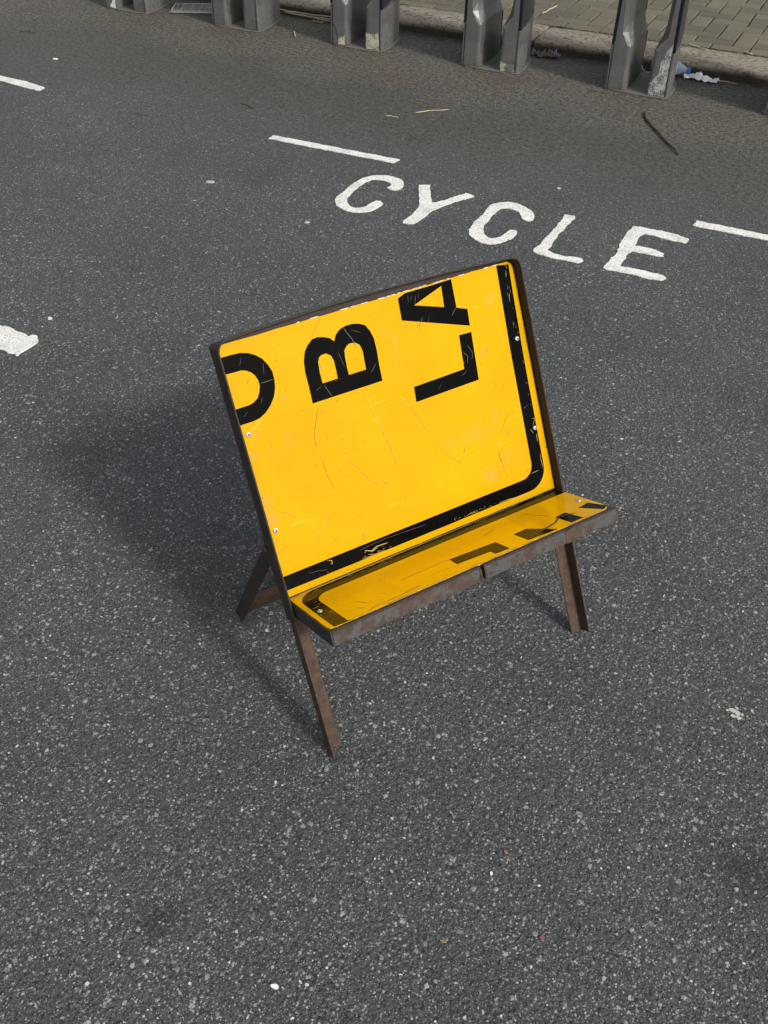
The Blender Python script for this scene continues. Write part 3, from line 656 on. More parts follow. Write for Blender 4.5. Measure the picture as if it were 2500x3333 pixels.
for P, lb in ((S1, 'cut off black letter like an inverted L'), (S2, 'cut off slanting black stroke with a long scratch'), (S3, 'cut off black stroke near the right end'), (S4, 'cut off black stroke at the right front corner')):
    P2 = [(min(a, SWD-.002), min(b, SD-.0015)) for a, b in mm(P)]; sdecal('letter', [P2], [(mm(SLITE[0])[:5], 0.0042, 2)] if P is S2 else ([(mm(SLITE[0])[4:], 0.0042, 2)] if P is S3 else None), lb)
# seat frame: two trays of angle iron meeting in the middle of the front edge
def tray(name, x0, x1, end_l, end_r, label):
    bm = bmesh.new(); FH = 0.0285; yf = SD+0.0065
    box(bm, x0, x1, yf-0.003, yf, -FH, 0.0004, TSf)                    # front face
    box(bm, x0, x1, yf-0.026, yf-0.0031, -0.0032, -0.0004, TSf)        # top flange under the panel
    for e, xx in ((end_l, x0), (end_r, x1)):
        if e == 'long':
            s = 1 if xx == x0 else -1; a, b = sorted((xx+s*0.0004, xx+s*0.0034)); box(bm, a, b, 0.012, yf-0.0032, -FH+.0008, -0.0006, TSf)
        elif e == 'stub':
            s = 1 if xx == x0 else -1; a, b = sorted((xx+s*0.0002, xx+s*0.0032)); box(bm, a, b, yf-0.030, yf-0.0032, -FH+.0004, -0.0036, TSf); box(bm, *sorted((xx, xx+s*0.026)), yf-0.0075, yf-0.0035, -0.0085, -0.0055, TSf)
    o = mk(name, bm, 'grey_rust', seat, bevel=0.0009, seg=2); o['label'] = label
    bm = bmesh.new(); box(bm, x0+.0005, x1-.0005, SD+0.0012, yf+0.0004, 0.0006, 0.0016, TSf); box(bm, x0+.0005, x1-.0005, yf+0.0001, yf+0.0009, -0.0035, 0.0006, TSf); mk('rail_edge', bm, 'dark_rust', o, bevel=0.0004, seg=1)
    for e, xx in ((end_l, x0), (end_r, x1)):
        if e == 'stub':
            s = 1 if xx == x0 else -1; bm = bmesh.new(); box(bm, *sorted((xx-s*0.0002, xx+s*0.0034)), yf-0.0005, yf+0.0014, -FH-.0004, -0.0036, TSf); mk('rail_end', bm, 'rust', o)
    return o
XM = 0.3165
tray('seat_rail', 0.0, XM-SL-0.0035, 'none', 'stub', 'grey painted rusty angle iron, left half of the seat front')
tray('seat_rail', XM-SL+0.0035, SWD+0.0045, 'stub', 'none', 'grey painted rusty angle iron, right half of the seat front')
bm = bmesh.new(); box(bm, -0.0032, -0.0002, 0.004, SD+0.0065, -0.0285, 0.0002, TSf); box(bm, 0.0, 0.024, 0.004, SD-0.02, -0.0036, -0.0008, TSf)
mk('seat_side', bm, 'dark_steel', seat, bevel=0.0008)['label'] = 'dark steel side of the seat tray'
bm = bmesh.new(); box(bm, SWD-0.006, SWD-0.003, 0.004, SD+0.003, -0.0285, -0.0012, TSf); box(bm, SWD-.03, SWD-.0065, 0.004, SD-.02, -0.0036, -0.0008, TSf)
mk('seat_side', bm, 'dark_steel', seat, bevel=0.0008)
bm = bmesh.new(); box(bm, 0.006, SWD-.008, 0.001, 0.0038, -0.0285, -0.0006, TSf); mk('seat_back_rail', bm, 'dark_rust', seat)
bm = bmesh.new(); box(bm, 0.497, 0.516, SD+0.0066, SD+0.0074, -0.0288, 0.0002, TSf); mk('strap', bm, 'rust', seat)['label'] = 'rusty strap across the front rail'
# legs
def angle_leg(name, p0, p1, side, cut=0.0, label=None):
    # p0 top, p1 foot = outer back corner; flat flange in the bar plane, lip towards the sitter
    p0, p1 = Vector(p0), Vector(p1); d = (p0-p1).normalized(); x = U-U.dot(d)*d; x.normalize(); n = x.cross(d)
    if n.y > 0: n = -n
    T = Matrix.Translation(p1) @ Matrix((x, d, n)).transposed().to_4x4(); L = (p0-p1).length
    s = side; bm = bmesh.new()
    def slab(xa, xb, za, zb, ya_f):
        vs = box(bm, min(xa, xb), max(xa, xb), 0, L, za, zb)
        for v in vs:
            if v.co.y == 0: v.co.y = ya_f(v.co)
            v.co = T @ v.co
    slab(0, s*TK, 0, FD, lambda c: -(T.to_3x3() @ Vector((c.x, 0, c.z))).z/d.z*0.45+0.0003 if cut else 0.0)
    slab(s*(TK+.0003), s*0.030, 0.0002, TK, lambda c: 0.001 if not cut else 0.004)
    o = mk(name, bm, 'rust', seat, bevel=0.0006, seg=1)
    if label: o['label'] = label
    return o
bp = lambda x, l: Vector((x, 0, 0))+A*l
def w2l(x, y, z=0): 
    v = Vector((x, y, z))-Vector((-0.568, 0.9391, 0)); v.rotate(Matrix.Rotation(-TH, 3, 'Z')); return v
fl = Vector((0.0, 0.0, 0.0))
angle_leg('leg', bp(0.0, YS-0.0005), fl, 1, 1, 'front left leg, flange brown with rust')
angle_leg('leg', bp(W, YS-0.0005), w2l(-0.226, 1.466), -1, 0, 'front right leg, dark on its inner flange')
BX = 0.406; piv = 0.425
def rear_leg(x, s):
    top = bp(x, piv)-NN*0.010; foot = Vector((x-s*0.007, BX, 0)); d = (top-foot).normalized(); L = (top-foot).length
    xx = (U-U.dot(d)*d).normalized(); n = xx.cross(d); T = Matrix.Translation(foot) @ Matrix((xx, d, n)).transposed().to_4x4()
    bm = bmesh.new(); vs = box(bm, min(0, s*TK), max(0, s*TK), 0, L+0.010, -0.0165, 0.0165)
    for v in vs:
        if v.co.y == 0: v.co.y = max(0, -(T.to_3x3() @ Vector((v.co.x, 0, v.co.z))).z/d.z)
        v.co = T @ v.co
    vs = box(bm, min(s*(TK+.0003), s*0.03), max(s*(TK+.0003), s*.03), 0.012, L-0.03, -0.0165, -0.0135, T)
    return mk('leg', bm, 'dark_rust', seat, bevel=0.0006, seg=1)
rear_leg(0.006, 1)['label'] = 'rear left leg, dark flat bar'; rear_leg(W-0.006, -1)['label'] = 'rear right leg'
bm = bmesh.new(); d = (bp(0, piv)-NN*0.01-Vector((0, BX, 0))).normalized()
T = Matrix.Translation(Vector((0.006, BX, 0))+d*0.030) @ Matrix((U, d, U.cross(d))).transposed().to_4x4()
box(bm, 0, W-0.012, -0.012, 0.022, 0.0, 0.003, T); box(bm, 0, W-0.012, 0.0192, 0.022, -0.022, -0.0003, T)
mk('crossbar', bm, 'rust', seat, bevel=0.0008)
for x, s in ((-0.0006, 1), (W+0.0006, -1)):
    bm = bmesh.new()
    T = Matrix.Translation(bp(x, piv)) @ Matrix((U, A, NN)).transposed().to_4x4()
    box(bm, min(0, s*.003), max(0, s*.003), -0.075, 0.018, -0.020, -0.0008, T); br = mk('hinge_bracket', bm, 'rust', seat, bevel=0.002)
    bm = bmesh.new(); bmesh.ops.create_cone(bm, cap_ends=True, segments=6, radius1=0.006, radius2=0.006, depth=0.006, matrix=T @ Matrix.Translation((-s*0.003, 0.0, -0.010)) @ Matrix.Rotation(R(90), 4, 'Y'))
    mk('bolt', bm, 'rust', br)
def rivet(T, x, y, z, parent):
    bm = bmesh.new(); Tt = T @ Matrix.Translation((x, y, z))
    prof = [(0.0, 0.0014), (0.0017, 0.0014), (0.0021, 0.0021), (0.0034, 0.0019), (0.0046, 0.0012), (0.0052, 0.0)]
    rings = [[bm.verts.new(Tt @ Vector((r*math.cos(2*math.pi*k/16), r*math.sin(2*math.pi*k/16), h))) for k in range(16)] for r, h in prof[1:]]
    c = bm.verts.new(Tt @ Vector((0, 0, 0.0002)))
    for k in range(16):
        f = bm.faces.new((c, rings[0][k], rings[0][(k+1) % 16])); f.material_index = 1
        for i in range(len(rings)-1): bm.faces.new((rings[i][k], rings[i][(k+1) % 16], rings[i+1][(k+1) % 16], rings[i+1][k]))
    return mk('rivet', bm, ['rivet', 'hole'], parent, smooth=False)
for x, y in ((0.013, 0.3085), (0.0135, 0.128), (0.597, 0.321), (0.599, 0.136)): rivet(TPn, x, y, 0.0062 if x < .1 else 0.0066, seat)
for x, y in ((0.0185, 0.100), (0.6045, 0.096)): rivet(TSf, x, y, 0.0022 if x > .1 else 0.0026, seat)

# ------------------------------------------------------------------ bicycle docking posts
DG = 'silver bicycle docking posts along the kerb'
def dock_proto():
    root = empty('docking_post', (0, 0, 0), 'x', 'docking post', 0, DG)
    WT = 0.306
    def pillar(mir):
        X = (lambda x: WT-x) if mir else (lambda x: x)
        bm = bmesh.new()
        lev = [(0.006, (0.085, 0.0), (0.096, 0.004), (0.101, 0.018), 0.0), (0.205, (0.080, 0.0), (0.092, 0.003), (0.097, 0.013), 0.002), (0.214, (0.074, 0.0), (0.089, 0.006), (0.0965, 0.02), 0.002),
               (0.262, (0.046, 0.0), (0.066, 0.026), (0.081, 0.052), 0.003), (0.300, (0.044, 0.0), (0.060, 0.028), (0.072, 0.055), 0.004), (0.60, (0.036, 0.0), (0.048, 0.03), (0.062, 0.060), 0.012), (0.80, (0.034, 0.0), (0.046, 0.03), (0.060, 0.060), 0.016)]
        rings = []
        for z, v1, v2, v3, o in lev:
            ring = [(0.012+o, 0.001), v1, v2, v3, (v3[0]-0.001, 0.16), (v3[0]-0.003, 0.298), (0.055, 0.305), (0.034+o, 0.28), (0.017+o, 0.14)]
            rings.append([bm.verts.new((X(a), b, z)) for a, b in ring])
        n = len(rings[0])
        for i in range(len(rings)-1):
            for k in range(n): bm.faces.new((rings[i][k], rings[i][(k+1) % n], rings[i+1][(k+1) % n], rings[i+1][k]))
        bm.faces.new(rings[0][::-1]); bm.faces.new(rings[-1])
        p = mk('pillar', bm, 'dock', root, smooth=False, bevel=0.005, seg=3)
        # outer side shell, grey below and navy above
        def shell(name, z0, z1, off, mat, curve=0.0):
            bm = bmesh.new(); cols = [(0.0115, 0.000), (0.002, 0.000), (0.0, 0.006), (0.003, 0.08), (0.010, 0.15), (0.026, 0.25), (0.045, 0.306)]
            inn = [(0.0125, 0.004), (0.0110, 0.006), (0.0095, 0.010), (0.012, 0.08), (0.0175, 0.15), (0.032, 0.24), (0.048, 0.297)]
            zs = [z0, z0+0.03, (z0+z1)/2, z1] if z1-z0 > .1 else [z0, z1]; rg = []
            for zi, z in enumerate(zs):
                tp = max(0, z-0.2)*0.020
                ro_ = []
                for ci, (a, b) in enumerate(cols):
                    zz = z+(curve*min(1, b/0.15) if zi == 0 else 0); ro_.append(bm.verts.new((X(a-off+tp if ci else a+tp), b-(off if ci < 3 else 0), zz)))
                ri_ = []
                for ci, (a, b) in enumerate(inn):
                    zz = z+(curve*min(1, b/0.15) if zi == 0 else 0); ri_.append(bm.verts.new((X(a+tp), b, zz)))
                rg.append(ro_+ri_[::-1])
            n = len(rg[0])
            for i in range(len(rg)-1):
                for k in range(n): bm.faces.new((rg[i][k], rg[i][(k+1) % n], rg[i+1][(k+1) % n], rg[i+1][k]))
            bm.faces.new(rg[0][::-1]); bm.faces.new(rg[-1])
            return mk(name, bm, mat, root, bevel=0.0015)
        shell('side_panel', 0.004, 0.2035, 0.0, 'dock'); shell('blue_panel', 0.2045, 0.80, 0.0012, 'navy', 0.022)
        bm = bmesh.new(); x0, x1 = sorted((X(0.0128), X(0.0104))); box(bm, x0, x1, -0.0010, 0.02, 0.006, 0.202); mk('seam', bm, 'dock_dark', root)
        bm = bmesh.new(); x0, x1 = sorted((X(0.0905), X(0.0955))); box(bm, x0, x1, 0.3035, 0.309, 0.01, 0.205)
        x0, x1 = sorted((X(0.064), X(0.070))); box(bm, x0, x1, 0.3035, 0.309, 0.29, 0.78); mk('rear_seal', bm, 'dock_dark', root)
    pillar(False); pillar(True)
    # curved base plate
    pts = [(-0.012, 0.05), (-0.016, 0.012), (0.03, -0.004), (0.10, -0.016), (0.17, -0.021), (0.24, -0.019), (0.302, -0.010), (0.315, 0.008), (0.316, 0.12), (0.295, 0.26), (0.24, 0.325), (0.06, 0.325), (0.01, 0.26)]
    bm = bmesh.new(); prism(bm, [smooth_closed(pts, 1)], 0.0015, 0.0055); mk('base_plate', bm, 'plate', root, bevel=0.001)
    # locking head above the wheel slot
    bm = bmesh.new(); box(bm, 0.03, WT-0.03, 0.03, 0.30, 0.802, 0.86); mk('head', bm, 'dock', root, bevel=0.02, seg=4)
    bm = bmesh.new(); box(bm, 0.105, WT-0.105, 0.20, 0.29, 0.66, 0.8015); mk('lock', bm, 'dock_dark', root, bevel=0.004)
    return root
proto = dock_proto()
def copy_tree(o, parent=None):
    c = o.copy(); COL.objects.link(c)
    if parent is not None: c.parent = parent
    for ch in list(o.children): copy_tree(ch, c)
    return c
labs = ['silver docking post farthest left, its foot chipped white, cut by the top edge', 'silver docking post just right of the wire grille', 'silver docking post with bare yellowish concrete showing on both feet',
        'silver docking post whose right foot has a torn peeling skin', 'silver docking post in front of the plastic bottle, right pillar speckled white', 'docking post at the right edge of the photo, only its left foot showing']
docks = []
srcs = list(proto.children)
for k in range(6):
    if k == 0: c = proto
    else:
        c = proto.copy(); COL.objects.link(c)
        for ch in srcs: d = ch.copy(); COL.objects.link(d); d.parent = c
    c.location = (-4.2585+0.7631*k, 4.911, 0); c['label'] = labs[k]; docks.append(c)
def patch(k, name, loops, mat, label, y=-0.0008, depth=0.0030, jit=0.0016):
    # loops in dock-local x,z on the front face
    T = Matrix(((1, 0, 0, 0), (0, 0, -1, y+depth), (0, 1, 0, 0), (0, 0, 0, 1)))
    bm = bmesh.new(); prism(bm, [dens(loops, 0.004, jit, k, True, jit*1.4)], 0.0, depth, T); o = mk(name, bm, mat, docks[k]); o['label'] = label; return o
patch(4, 'bare_patch', [(0.212, 0.0075), (0.290, 0.0075), (0.291, 0.20), (0.289, 0.243), (0.281, 0.233), (0.262, 0.205), (0.262, 0.185), (0.249, 0.160), (0.247, 0.115), (0.232, 0.085), (0.215, 0.06), (0.2105, 0.03)], 'speck', 'speckled white bare patch where paint has peeled')
patch(2, 'bare_patch', [(0.212, 0.0075), (0.290, 0.0075), (0.290, 0.05), (0.284, 0.092), (0.27, 0.085), (0.23, 0.082), (0.2115, 0.083)], 'specky', 'yellowish bare concrete at the right foot')
patch(2, 'bare_patch', [(0.046, 0.0075), (0.084, 0.0075), (0.085, 0.05), (0.083, 0.062), (0.074, 0.046), (0.046, 0.038)], 'specky', 'yellowish bare concrete at the left foot')
patch(3, 'bare_patch', [(0.2125, 0.0075), (0.289, 0.0075), (0.289, 0.022), (0.262, 0.017), (0.25, 0.038), (0.238, 0.041), (0.222, 0.050), (0.2125, 0.05)], 'specky', 'bare concrete under the torn skin')
patch(0, 'bare_patch', [(0.045, 0.0075), (0.082, 0.0075), (0.084, 0.06), (0.07, 0.055), (0.058, 0.03), (0.045, 0.02)], 'white_wear', 'chipped white patch')
bm = bmesh.new()                                           # torn flap on the fourth post
v = [bm.verts.new(p) for p in ((0.247, -0.001, 0.042), (0.289, -0.001, 0.045), (0.289, -0.006, 0.020), (0.262, -0.013, 0.008), (0.253, -0.010, 0.028))]; bm.faces.new(v)
o = mk('torn_skin', bm, 'dock', docks[3]); s_ = o.modifiers.new('s', 'SOLIDIFY'); s_.thickness = 0.0012
bm = bmesh.new(); P_ = [(0.018, 0.105), (0.034, 0.072), (0.042, 0.035), (0.052, 0.028)]
T = Matrix(((1, 0, 0, 0), (0, 0, -1, 0.001), (0, 1, 0, 0), (0, 0, 0, 1))); prism(bm, [ribbon(P_, 0.003)], 0.0, 0.0016, T); mk('crack', bm, 'dock_dark', docks[2])

# ------------------------------------------------------------------ litter, twigs, small things
def twig(pts, r, mat, label, group=None, zz=0.0, name='twig', bend=0.0015):
    n = len(pts); P3 = []
    for i in range(n-1):
        for j in range(4):
            t = j/4; a, b = pts[i], pts[i+1]; P3.append((a[0]/1000*(1-t)+b[0]/1000*t+random.gauss(0, bend), a[1]/1000*(1-t)+b[1]/1000*t+random.gauss(0, bend)))
    P3.append((pts[-1][0]/1000, pts[-1][1]/1000)); m_ = len(P3)
    V = [(p[0], p[1], zz+r*0.9+abs(noise.noise(Vector((p[0]*20, p[1]*20, 0))))*r*1.2) for p in P3]
    rr = [r*(1.0-0.35*i/m_)*random.uniform(0.85, 1.15) for i in range(m_)]
    bm = bmesh.new(); tube(bm, V, rr, 7); return tag(mk(name, bm, mat, smooth=True), label, 'twig', group)
twig([(-936, 4676), (-926, 4620), (-905, 4572), (-868, 4512), (-826, 4450), (-791, 4398), (-735, 4318), (-677, 4234)], 0.0062, 'twig', 'long dark brown crooked stick on the asphalt below the right docking post', bend=0.001)
twig([(-1880, 4172), (-1834, 4224), (-1763, 4276)], 0.0026, 'twig_pale', 'straight pale tan twig above the word CYCLE, longer of two')
twig([(-1989, 4069), (-1960, 4076), (-1926, 4072)], 0.0028, 'twig_pale', 'short pale twig just left of the longer tan twig')
twig([(-2657, 3896), (-2616, 3885), (-2573, 3862)], 0.0035, 'twig', 'short dark curved twig above the middle white dash')
twig([(-3015, 5001), (-2990, 4965), (-2964, 4924)], 0.0045, 'twig_pale', 'short upright looking twig between the second and third docking posts')
twig([(-4348, 4295), (-4316, 4313), (-4261, 4310)], 0.003, 'twig', 'small brown twig near the top left corner of the photo')
twig([(-3022, 3545), (-2980, 3556), (-2940, 3567)], 0.0015, 'twig', 'very thin dark twig left of the middle white dash')
twig([(-307, 927), (-299, 923), (-292, 918)], 0.0012, 'twig_pale', 'tiny pale twig on the asphalt in front of the seat')
twig([(-1270, 4853), (-1230, 4853), (-1180, 4846)], 0.0022, 'twig', 'thin reddish twig at the foot of the post with the speckled pillar')
twig([(-975, 5630), (-920, 5606), (-864, 5576)], 0.0042, 'twig_pale', 'bleached twig lying on the kerb stone behind the bottle', zz=0.054)
twig([(-1849, 5809), (-1842, 5921), (-1830, 6010)], 0.005, 'twig_pale', 'bleached twig on the block paving between two docking posts', zz=0.053)
twig([(-690, 5640), (-655, 5620), (-640, 5618)], 0.004, 'twig_pale', 'small pale stick at the back edge of the kerb near the right edge', zz=0.054)
twig([(-730, 5290), (-690, 5292), (-640, 5280)], 0.003, 'twig_pale', 'pale twig in the gutter right of the white tissue')
kt = 'dry twigs lying in the gutter'
for i, p in enumerate(([(-3339, 5310), (-3211, 5296), (-3069, 5300), (-2880, 5322)], [(-3249, 5285), (-3106, 5268), (-2900, 5285)], [(-3150, 5300), (-3060, 5275), (-2950, 5262), (-2890, 5258)])):
    twig(p, 0.0050-0.0008*i, 'twig_pale', ['longest pale gutter twig, with a pale blunt end, left of the third docking post', 'middle pale gutter twig left of the third docking post', 'thinnest gutter twig, nearest the road, left of the third docking post'][i], kt, zz=0.012-0.003*i)
def disc(name, x, y, rx, ry, ang, mat, label, cat, th=0.0025, z=0.0, group=None):
    pts = [(x+math.cos(a)*rx*math.cos(ang)-math.sin(a)*ry*math.sin(ang), y+math.cos(a)*rx*math.sin(ang)+math.sin(a)*ry*math.cos(ang)) for a in [2*math.pi*i/14 for i in range(14)]]
    bm = bmesh.new(); prism(bm, [dens(pts, 0.003, rx*0.15, int(x*97), True, rx*0.12)], z+0.0004, z+th); return tag(mk(name, bm, mat, bevel=0.0007), label, cat, group)
disc('chewing_gum', -2.278, 3.079, 0.017, 0.012, 0.3, 'gum', 'flattened greyish gum spot on the asphalt left of the word CYCLE', 'gum')
disc('chewing_gum', -1.754, 2.938, 0.010, 0.008, 0.6, 'gum', 'small pale gum spot between the first painted C and the top of the seat', 'gum')
disc('chewing_gum', -1.022, 3.669, 0.008, 0.010, 0.1, 'gum', 'small whitish gum spot above the second painted C', 'gum')
disc('stone', -3.858, 4.005, 0.014, 0.008, 0.1, 'white', 'small white flake on the asphalt in the upper left, above the cut off dash', 'stone', 0.004)
disc('stone', -0.185, 0.896, 0.0030, 0.0026, 0.1, 'orange', 'tiny orange stone on the asphalt in front of the seat, lower right', 'stone', 0.004)
disc('stone', -0.077, 0.780, 0.0045, 0.0034, 0.9, 'red', 'small brick red chip on the asphalt near the bottom right', 'stone', 0.004)
disc('leaf_bit', -0.22, 0.702, 0.006, 0.0025, 0.2, 'leaf', 'tiny yellowish leaf bit near the bottom of the photo', 'leaf')
disc('leaf_bit', -0.708, 1.139, 0.006, 0.004, 0.4, 'leaf', 'tiny tan leaf bit beside the front left leg of the seat', 'leaf')
disc('stone', -0.43, 0.516, 0.0070, 0.0035, 0.2, 'white', 'bright white flake on the asphalt near the bottom edge', 'stone', 0.0035)
disc('stone', -0.193, 0.848, 0.0035, 0.0025, 1.9, 'white', 'small white flake below the tiny orange stone', 'stone', 0.003)
# loose pale grit bedded in the lane
bm = bmesh.new(); rnd_ = random.Random(3)
def chip(x, y, r, zz=0.0):
    n = rnd_.randint(4, 7); a0 = rnd_.random()*6; el = rnd_.uniform(.45, 1); an = rnd_.random()*3.1; top = []; bot = []
    for i in range(n):
        a = a0+i*2*math.pi/n+rnd_.gauss(0, .25); px, py = math.cos(a)*r*rnd_.uniform(.6, 1), math.sin(a)*r*el*rnd_.uniform(.6, 1); qx, qy = px*math.cos(an)-py*math.sin(an), px*math.sin(an)+py*math.cos(an)
        bot.append(bm.verts.new((x+qx*1.05, y+qy*1.05, zz-0.0005))); top.append(bm.verts.new((x+qx*.88, y+qy*.88, zz+r*rnd_.uniform(.10, .30))))
    f = bm.faces.new(top); mi = rnd_.choice((0, 0, 0, 1, 1, 1, 1, 2)); f.material_index = mi
    for i in range(n): g = bm.faces.new((bot[i], bot[(i+1) % n], top[(i+1) % n], top[i])); g.material_index = mi
for i in range(7000):
    y = rnd_.uniform(0.3, 5.3) if rnd_.random() < .35 else rnd_.uniform(0.3, 2.6); x = rnd_.uniform(-0.95*y-1.0, 0.15*y+0.5)
    r = min(0.0060, abs(rnd_.gauss(0, 0.0019))+0.0009) if y < 3.3 else abs(rnd_.gauss(0, .0013))+.0012
    if y > 3.8 and rnd_.random() < 0.75: continue
    chip(x, y, r)
for i in range(2000):                                      # larger flush stones near the camera
    y = rnd_.uniform(0.35, 2.4); x = rnd_.uniform(-0.95*y-0.8, 0.15*y+0.5); chip(x, y, rnd_.uniform(0.0022, 0.0046)*(1.0 if rnd_.random() < .93 else 1.4))
M['grit_mid'] = mat_plain('grey_stone_chip', (0.22, 0.215, 0.20), 0.8, 0, 0.3, 400); M['grit_white'] = mat_plain('white_stone_chip', (0.50, 0.49, 0.46), 0.8, 0, 0.25, 400)
g = mk('loose_grit', bm, ['grit', 'grit_mid', 'grit_white']); g['kind'] = 'stuff'; g['label'] = 'pale stone chips bedded in the dark asphalt'; g['category'] = 'grit'
# dirt and small debris along the gutter
bm = bmesh.new()
for i in range(700):
    x = rnd_.uniform(-4.6, 0.6); y = KY-0.002-abs(rnd_.gauss(0, 0.022)); r = rnd_.uniform(.0012, .0045)
    n0 = len(bm.verts); chip(x, y, r)
for f in bm.faces: f.material_index = 0 if rnd_.random() < .8 else 1
M['dirt'] = mat_plain('gutter_dirt', (0.030, 0.025, 0.017), 0.95, 0, 0.4, 300)
g = mk('gutter_debris', bm, ['dirt', 'twig_pale']); g['kind'] = 'stuff'; g['label'] = 'dark dirt and crumbs gathered along the foot of the kerb'; g['category'] = 'debris'

bm = bmesh.new()
for k in range(6):
    x0 = -4.2585+0.7631*k
    for i in range(130):
        side = rnd_.random(); rr_ = abs(rnd_.gauss(0, 0.006)); r = rnd_.uniform(.001, .0032)
        if side < .45: chip(x0+rnd_.uniform(0, .306), 4.911-.020-rr_+0.004, r)
        elif side < .8: chip(x0+.313+rr_, 4.92+rnd_.uniform(0, .2), r)
        else: chip(x0+rnd_.uniform(.10, .20), 4.905+rnd_.uniform(.0, .3), r, 0.0056)
for f in bm.faces: f.material_index = 0 if rnd_.random() < .85 else 1
g = mk('post_dirt', bm, ['dirt', 'twig_pale']); g['kind'] = 'stuff'; g['label'] = 'dark dirt crumbs gathered round the feet of the docking posts'; g['category'] = 'debris'

# wire grille lying between the first two posts
gr = empty('wire_grille', (-3.83, 4.985, 0.0), 'pale galvanised wire grille lying on the asphalt behind the second docking post', 'grille', R(26))
bm = bmesh.new()
for i in range(7):
    y = i*0.155/6; tube(bm, [(0.0, y, 0.016), (0.38, y, 0.016)], 0.0026 if i in (0, 6) else 0.0014, 6)
mk('long_wire', bm, 'wire', gr, smooth=True)
bm = bmesh.new()
for i in range(8): x = i*0.38/7; tube(bm, [(x, -0.002, 0.0195), (x, 0.157, 0.0195)], 0.0024 if i in (0, 7) else 0.0018, 6)
mk('cross_wire', bm, 'wire', gr, smooth=True)
bm = bmesh.new(); tube(bm, [(-0.012, -0.006, 0.010), (0.39, -0.006, 0.010)], 0.0042, 8); mk('front_rod', bm, 'wire', gr, smooth=True)
for x in (0.01, 0.37):
    for y in (0.005, 0.15):
        bm = bmesh.new(); tube(bm, [(x, y, 0.0), (x, y, 0.014)], 0.003, 6); mk('foot', bm, 'wire', gr)
# cable loop behind the speckled post
bm = bmesh.new(); pts = [(-1.105+0.045*math.sin(t)+0.05, 5.25+0.02*math.cos(t), 0.105-0.098*math.sin(t*0.5)**1 if False else 0.055-0.05*math.cos(t)) for t in [math.pi*(-0.9+1.5*i/18) for i in range(19)]]
pts = [(-1.082+0.042*math.cos(t), 5.255+0.01*math.sin(t), 0.052+0.048*math.sin(t)) for t in [math.pi*(0.85+1.0*i/20) for i in range(21)]]
pts = [(pts[0][0]+0.004, pts[0][1], 0.19), (pts[0][0]+.001, pts[0][1], 0.13)]+pts
tube(bm, pts, 0.0036, 8); tag(mk('cable', bm, 'cable', smooth=True), 'thin pale cable hanging in a loop behind the slot of the speckled docking post', 'cable')
# plastic bottle
bt = empty('plastic_bottle', (-1.045, 5.292, 0.031), 'crushed clear plastic bottle with a blue cap lying in the gutter', 'bottle', R(-4))
def lathe(prof, seg=28, dent=0.0):
    bm = bmesh.new(); rings = []
    for x, r in prof:
        rg = []
        for k in range(seg):
            t = 2*math.pi*k/seg; q = 1+dent*noise.noise(Vector((x*30, math.cos(t)*1.5, math.sin(t)*1.5))); rg.append(bm.verts.new((x, r*q*math.cos(t), r*q*math.sin(t)*0.94)))
        rings.append(rg)
    for i in range(len(rings)-1):
        for k in range(seg): bm.faces.new((rings[i][k], rings[i][(k+1) % seg], rings[i+1][(k+1) % seg], rings[i+1][k]))
    bm.faces.new(rings[0][::-1]); bm.faces.new(rings[-1]); return bm
mk('body', lathe([(-0.03, 0.020), (-0.026, 0.029), (0.0, 0.0315), (0.02, 0.030), (0.03, 0.0318), (0.075, 0.0318), (0.085, 0.0325), (0.10, 0.0315), (0.12, 0.026), (0.135, 0.019), (0.146, 0.0135), (0.152, 0.0125)], dent=0.22), 'pet', bt, smooth=True)
o = mk('label', lathe([(0.045, 0.0328), (0.046, 0.0336), (0.106, 0.0330), (0.107, 0.0318)], dent=0.22), 'label', bt, smooth=True)
mk('cap', lathe([(0.1523, 0.0120), (0.153, 0.0145), (0.166, 0.0145), (0.168, 0.0125)], 24), 'cap', bt)
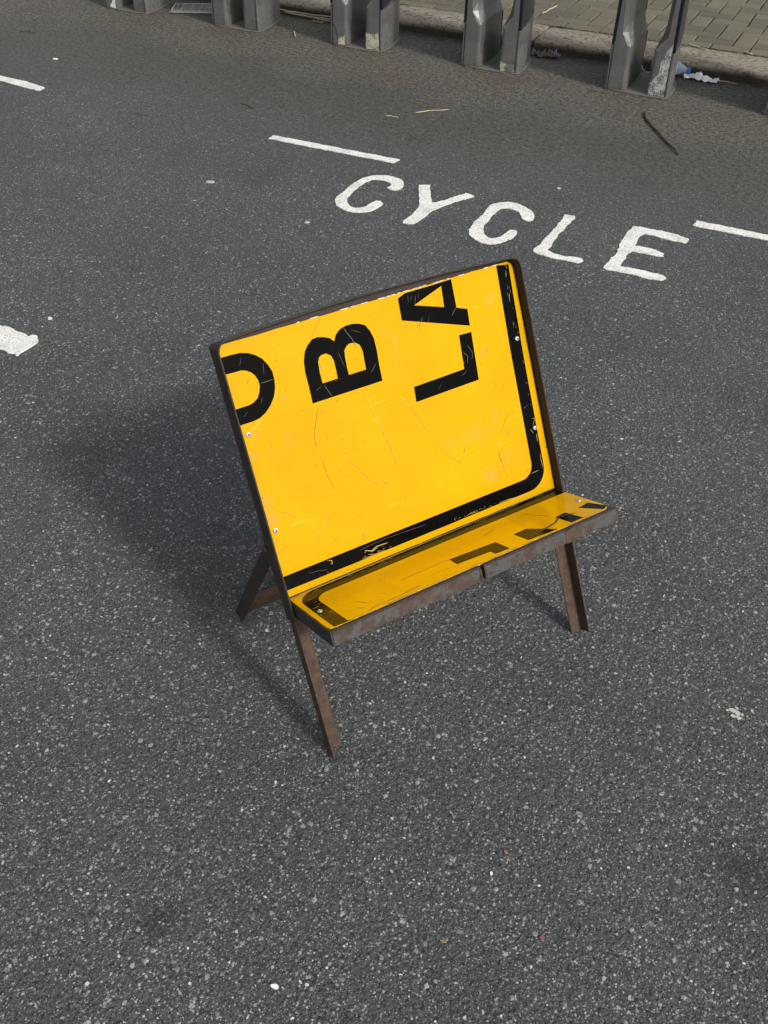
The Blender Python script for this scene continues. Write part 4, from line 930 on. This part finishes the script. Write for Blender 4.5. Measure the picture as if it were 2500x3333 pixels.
# tissue and wrapper
def crumple(name, cx, cy, sx, sy, h, seed, mat, label, cat, z0=0.002, nx=22, ny=10, mask=0.0, rot=0.0, group=None):
    bm = bmesh.new(); V = []
    for j in range(ny+1):
        row = []
        for i in range(nx+1):
            u, v_ = i/nx-0.5, j/ny-0.5; q = noise.noise(Vector((u*4+seed, v_*4, 1)))
            zz = abs(noise.noise(Vector((u*5+seed*2, v_*3.5, 5))))*2*h+abs(noise.noise(Vector((u*13+seed, v_*9, 2))))*h*0.5
            ed = 1-max(0, (abs(v_)-0.32)*2.5); x = u*sx*(1+q*0.3); y = v_*sy*(0.55+0.9*abs(noise.noise(Vector((u*3.3+seed, 7, 3))))+.2)
            row.append(bm.verts.new((cx+x*math.cos(rot)-y*math.sin(rot), cy+x*math.sin(rot)+y*math.cos(rot), z0+zz*ed)))
        V.append(row)
    for j in range(ny):
        for i in range(nx): bm.faces.new((V[j][i], V[j][i+1], V[j+1][i+1], V[j+1][i]))
    o = mk(name, bm, mat); sd = o.modifiers.new('s', 'SOLIDIFY'); sd.thickness = 0.0006
    return tag(o, label, cat, group)
crumple('tissue', -0.812, 5.262, 0.165, 0.05, 0.026, 3, 'tissue', 'crumpled white tissue in the gutter right of the plastic bottle', 'tissue', rot=R(-3))
crumple('wrapper', -1.635, 5.262, 0.14, 0.065, 0.026, 8, 'wrapper', 'brown crumpled wrapper and leaves at the kerb between the two right docking posts', 'wrapper')
crumple('plastic_strip', -1.590, 5.270, 0.085, 0.022, 0.018, 14, 'wrapper_blue', 'pale blue plastic strip lying beside the brown wrapper', 'plastic', z0=0.008, rot=R(-35))
crumple('leaf_litter', -2.99, 5.235, 0.075, 0.03, 0.007, 21, 'leaf', 'small heap of dry yellow brown leaves beside the gutter twigs', 'leaves')
crumple('leaf_litter', -2.90, 5.29, 0.06, 0.04, 0.015, 25, 'leaf', 'little orange brown leaf at the kerb against the third docking post', 'leaves')
for i, (x, y) in enumerate(((-1.53, 5.27), (-2.47, 5.03), (-2.63, 4.895), (-2.60, 4.885), (-2.0, 5.86), (-0.9, 5.9), (-2.6, 5.75))):
    pass
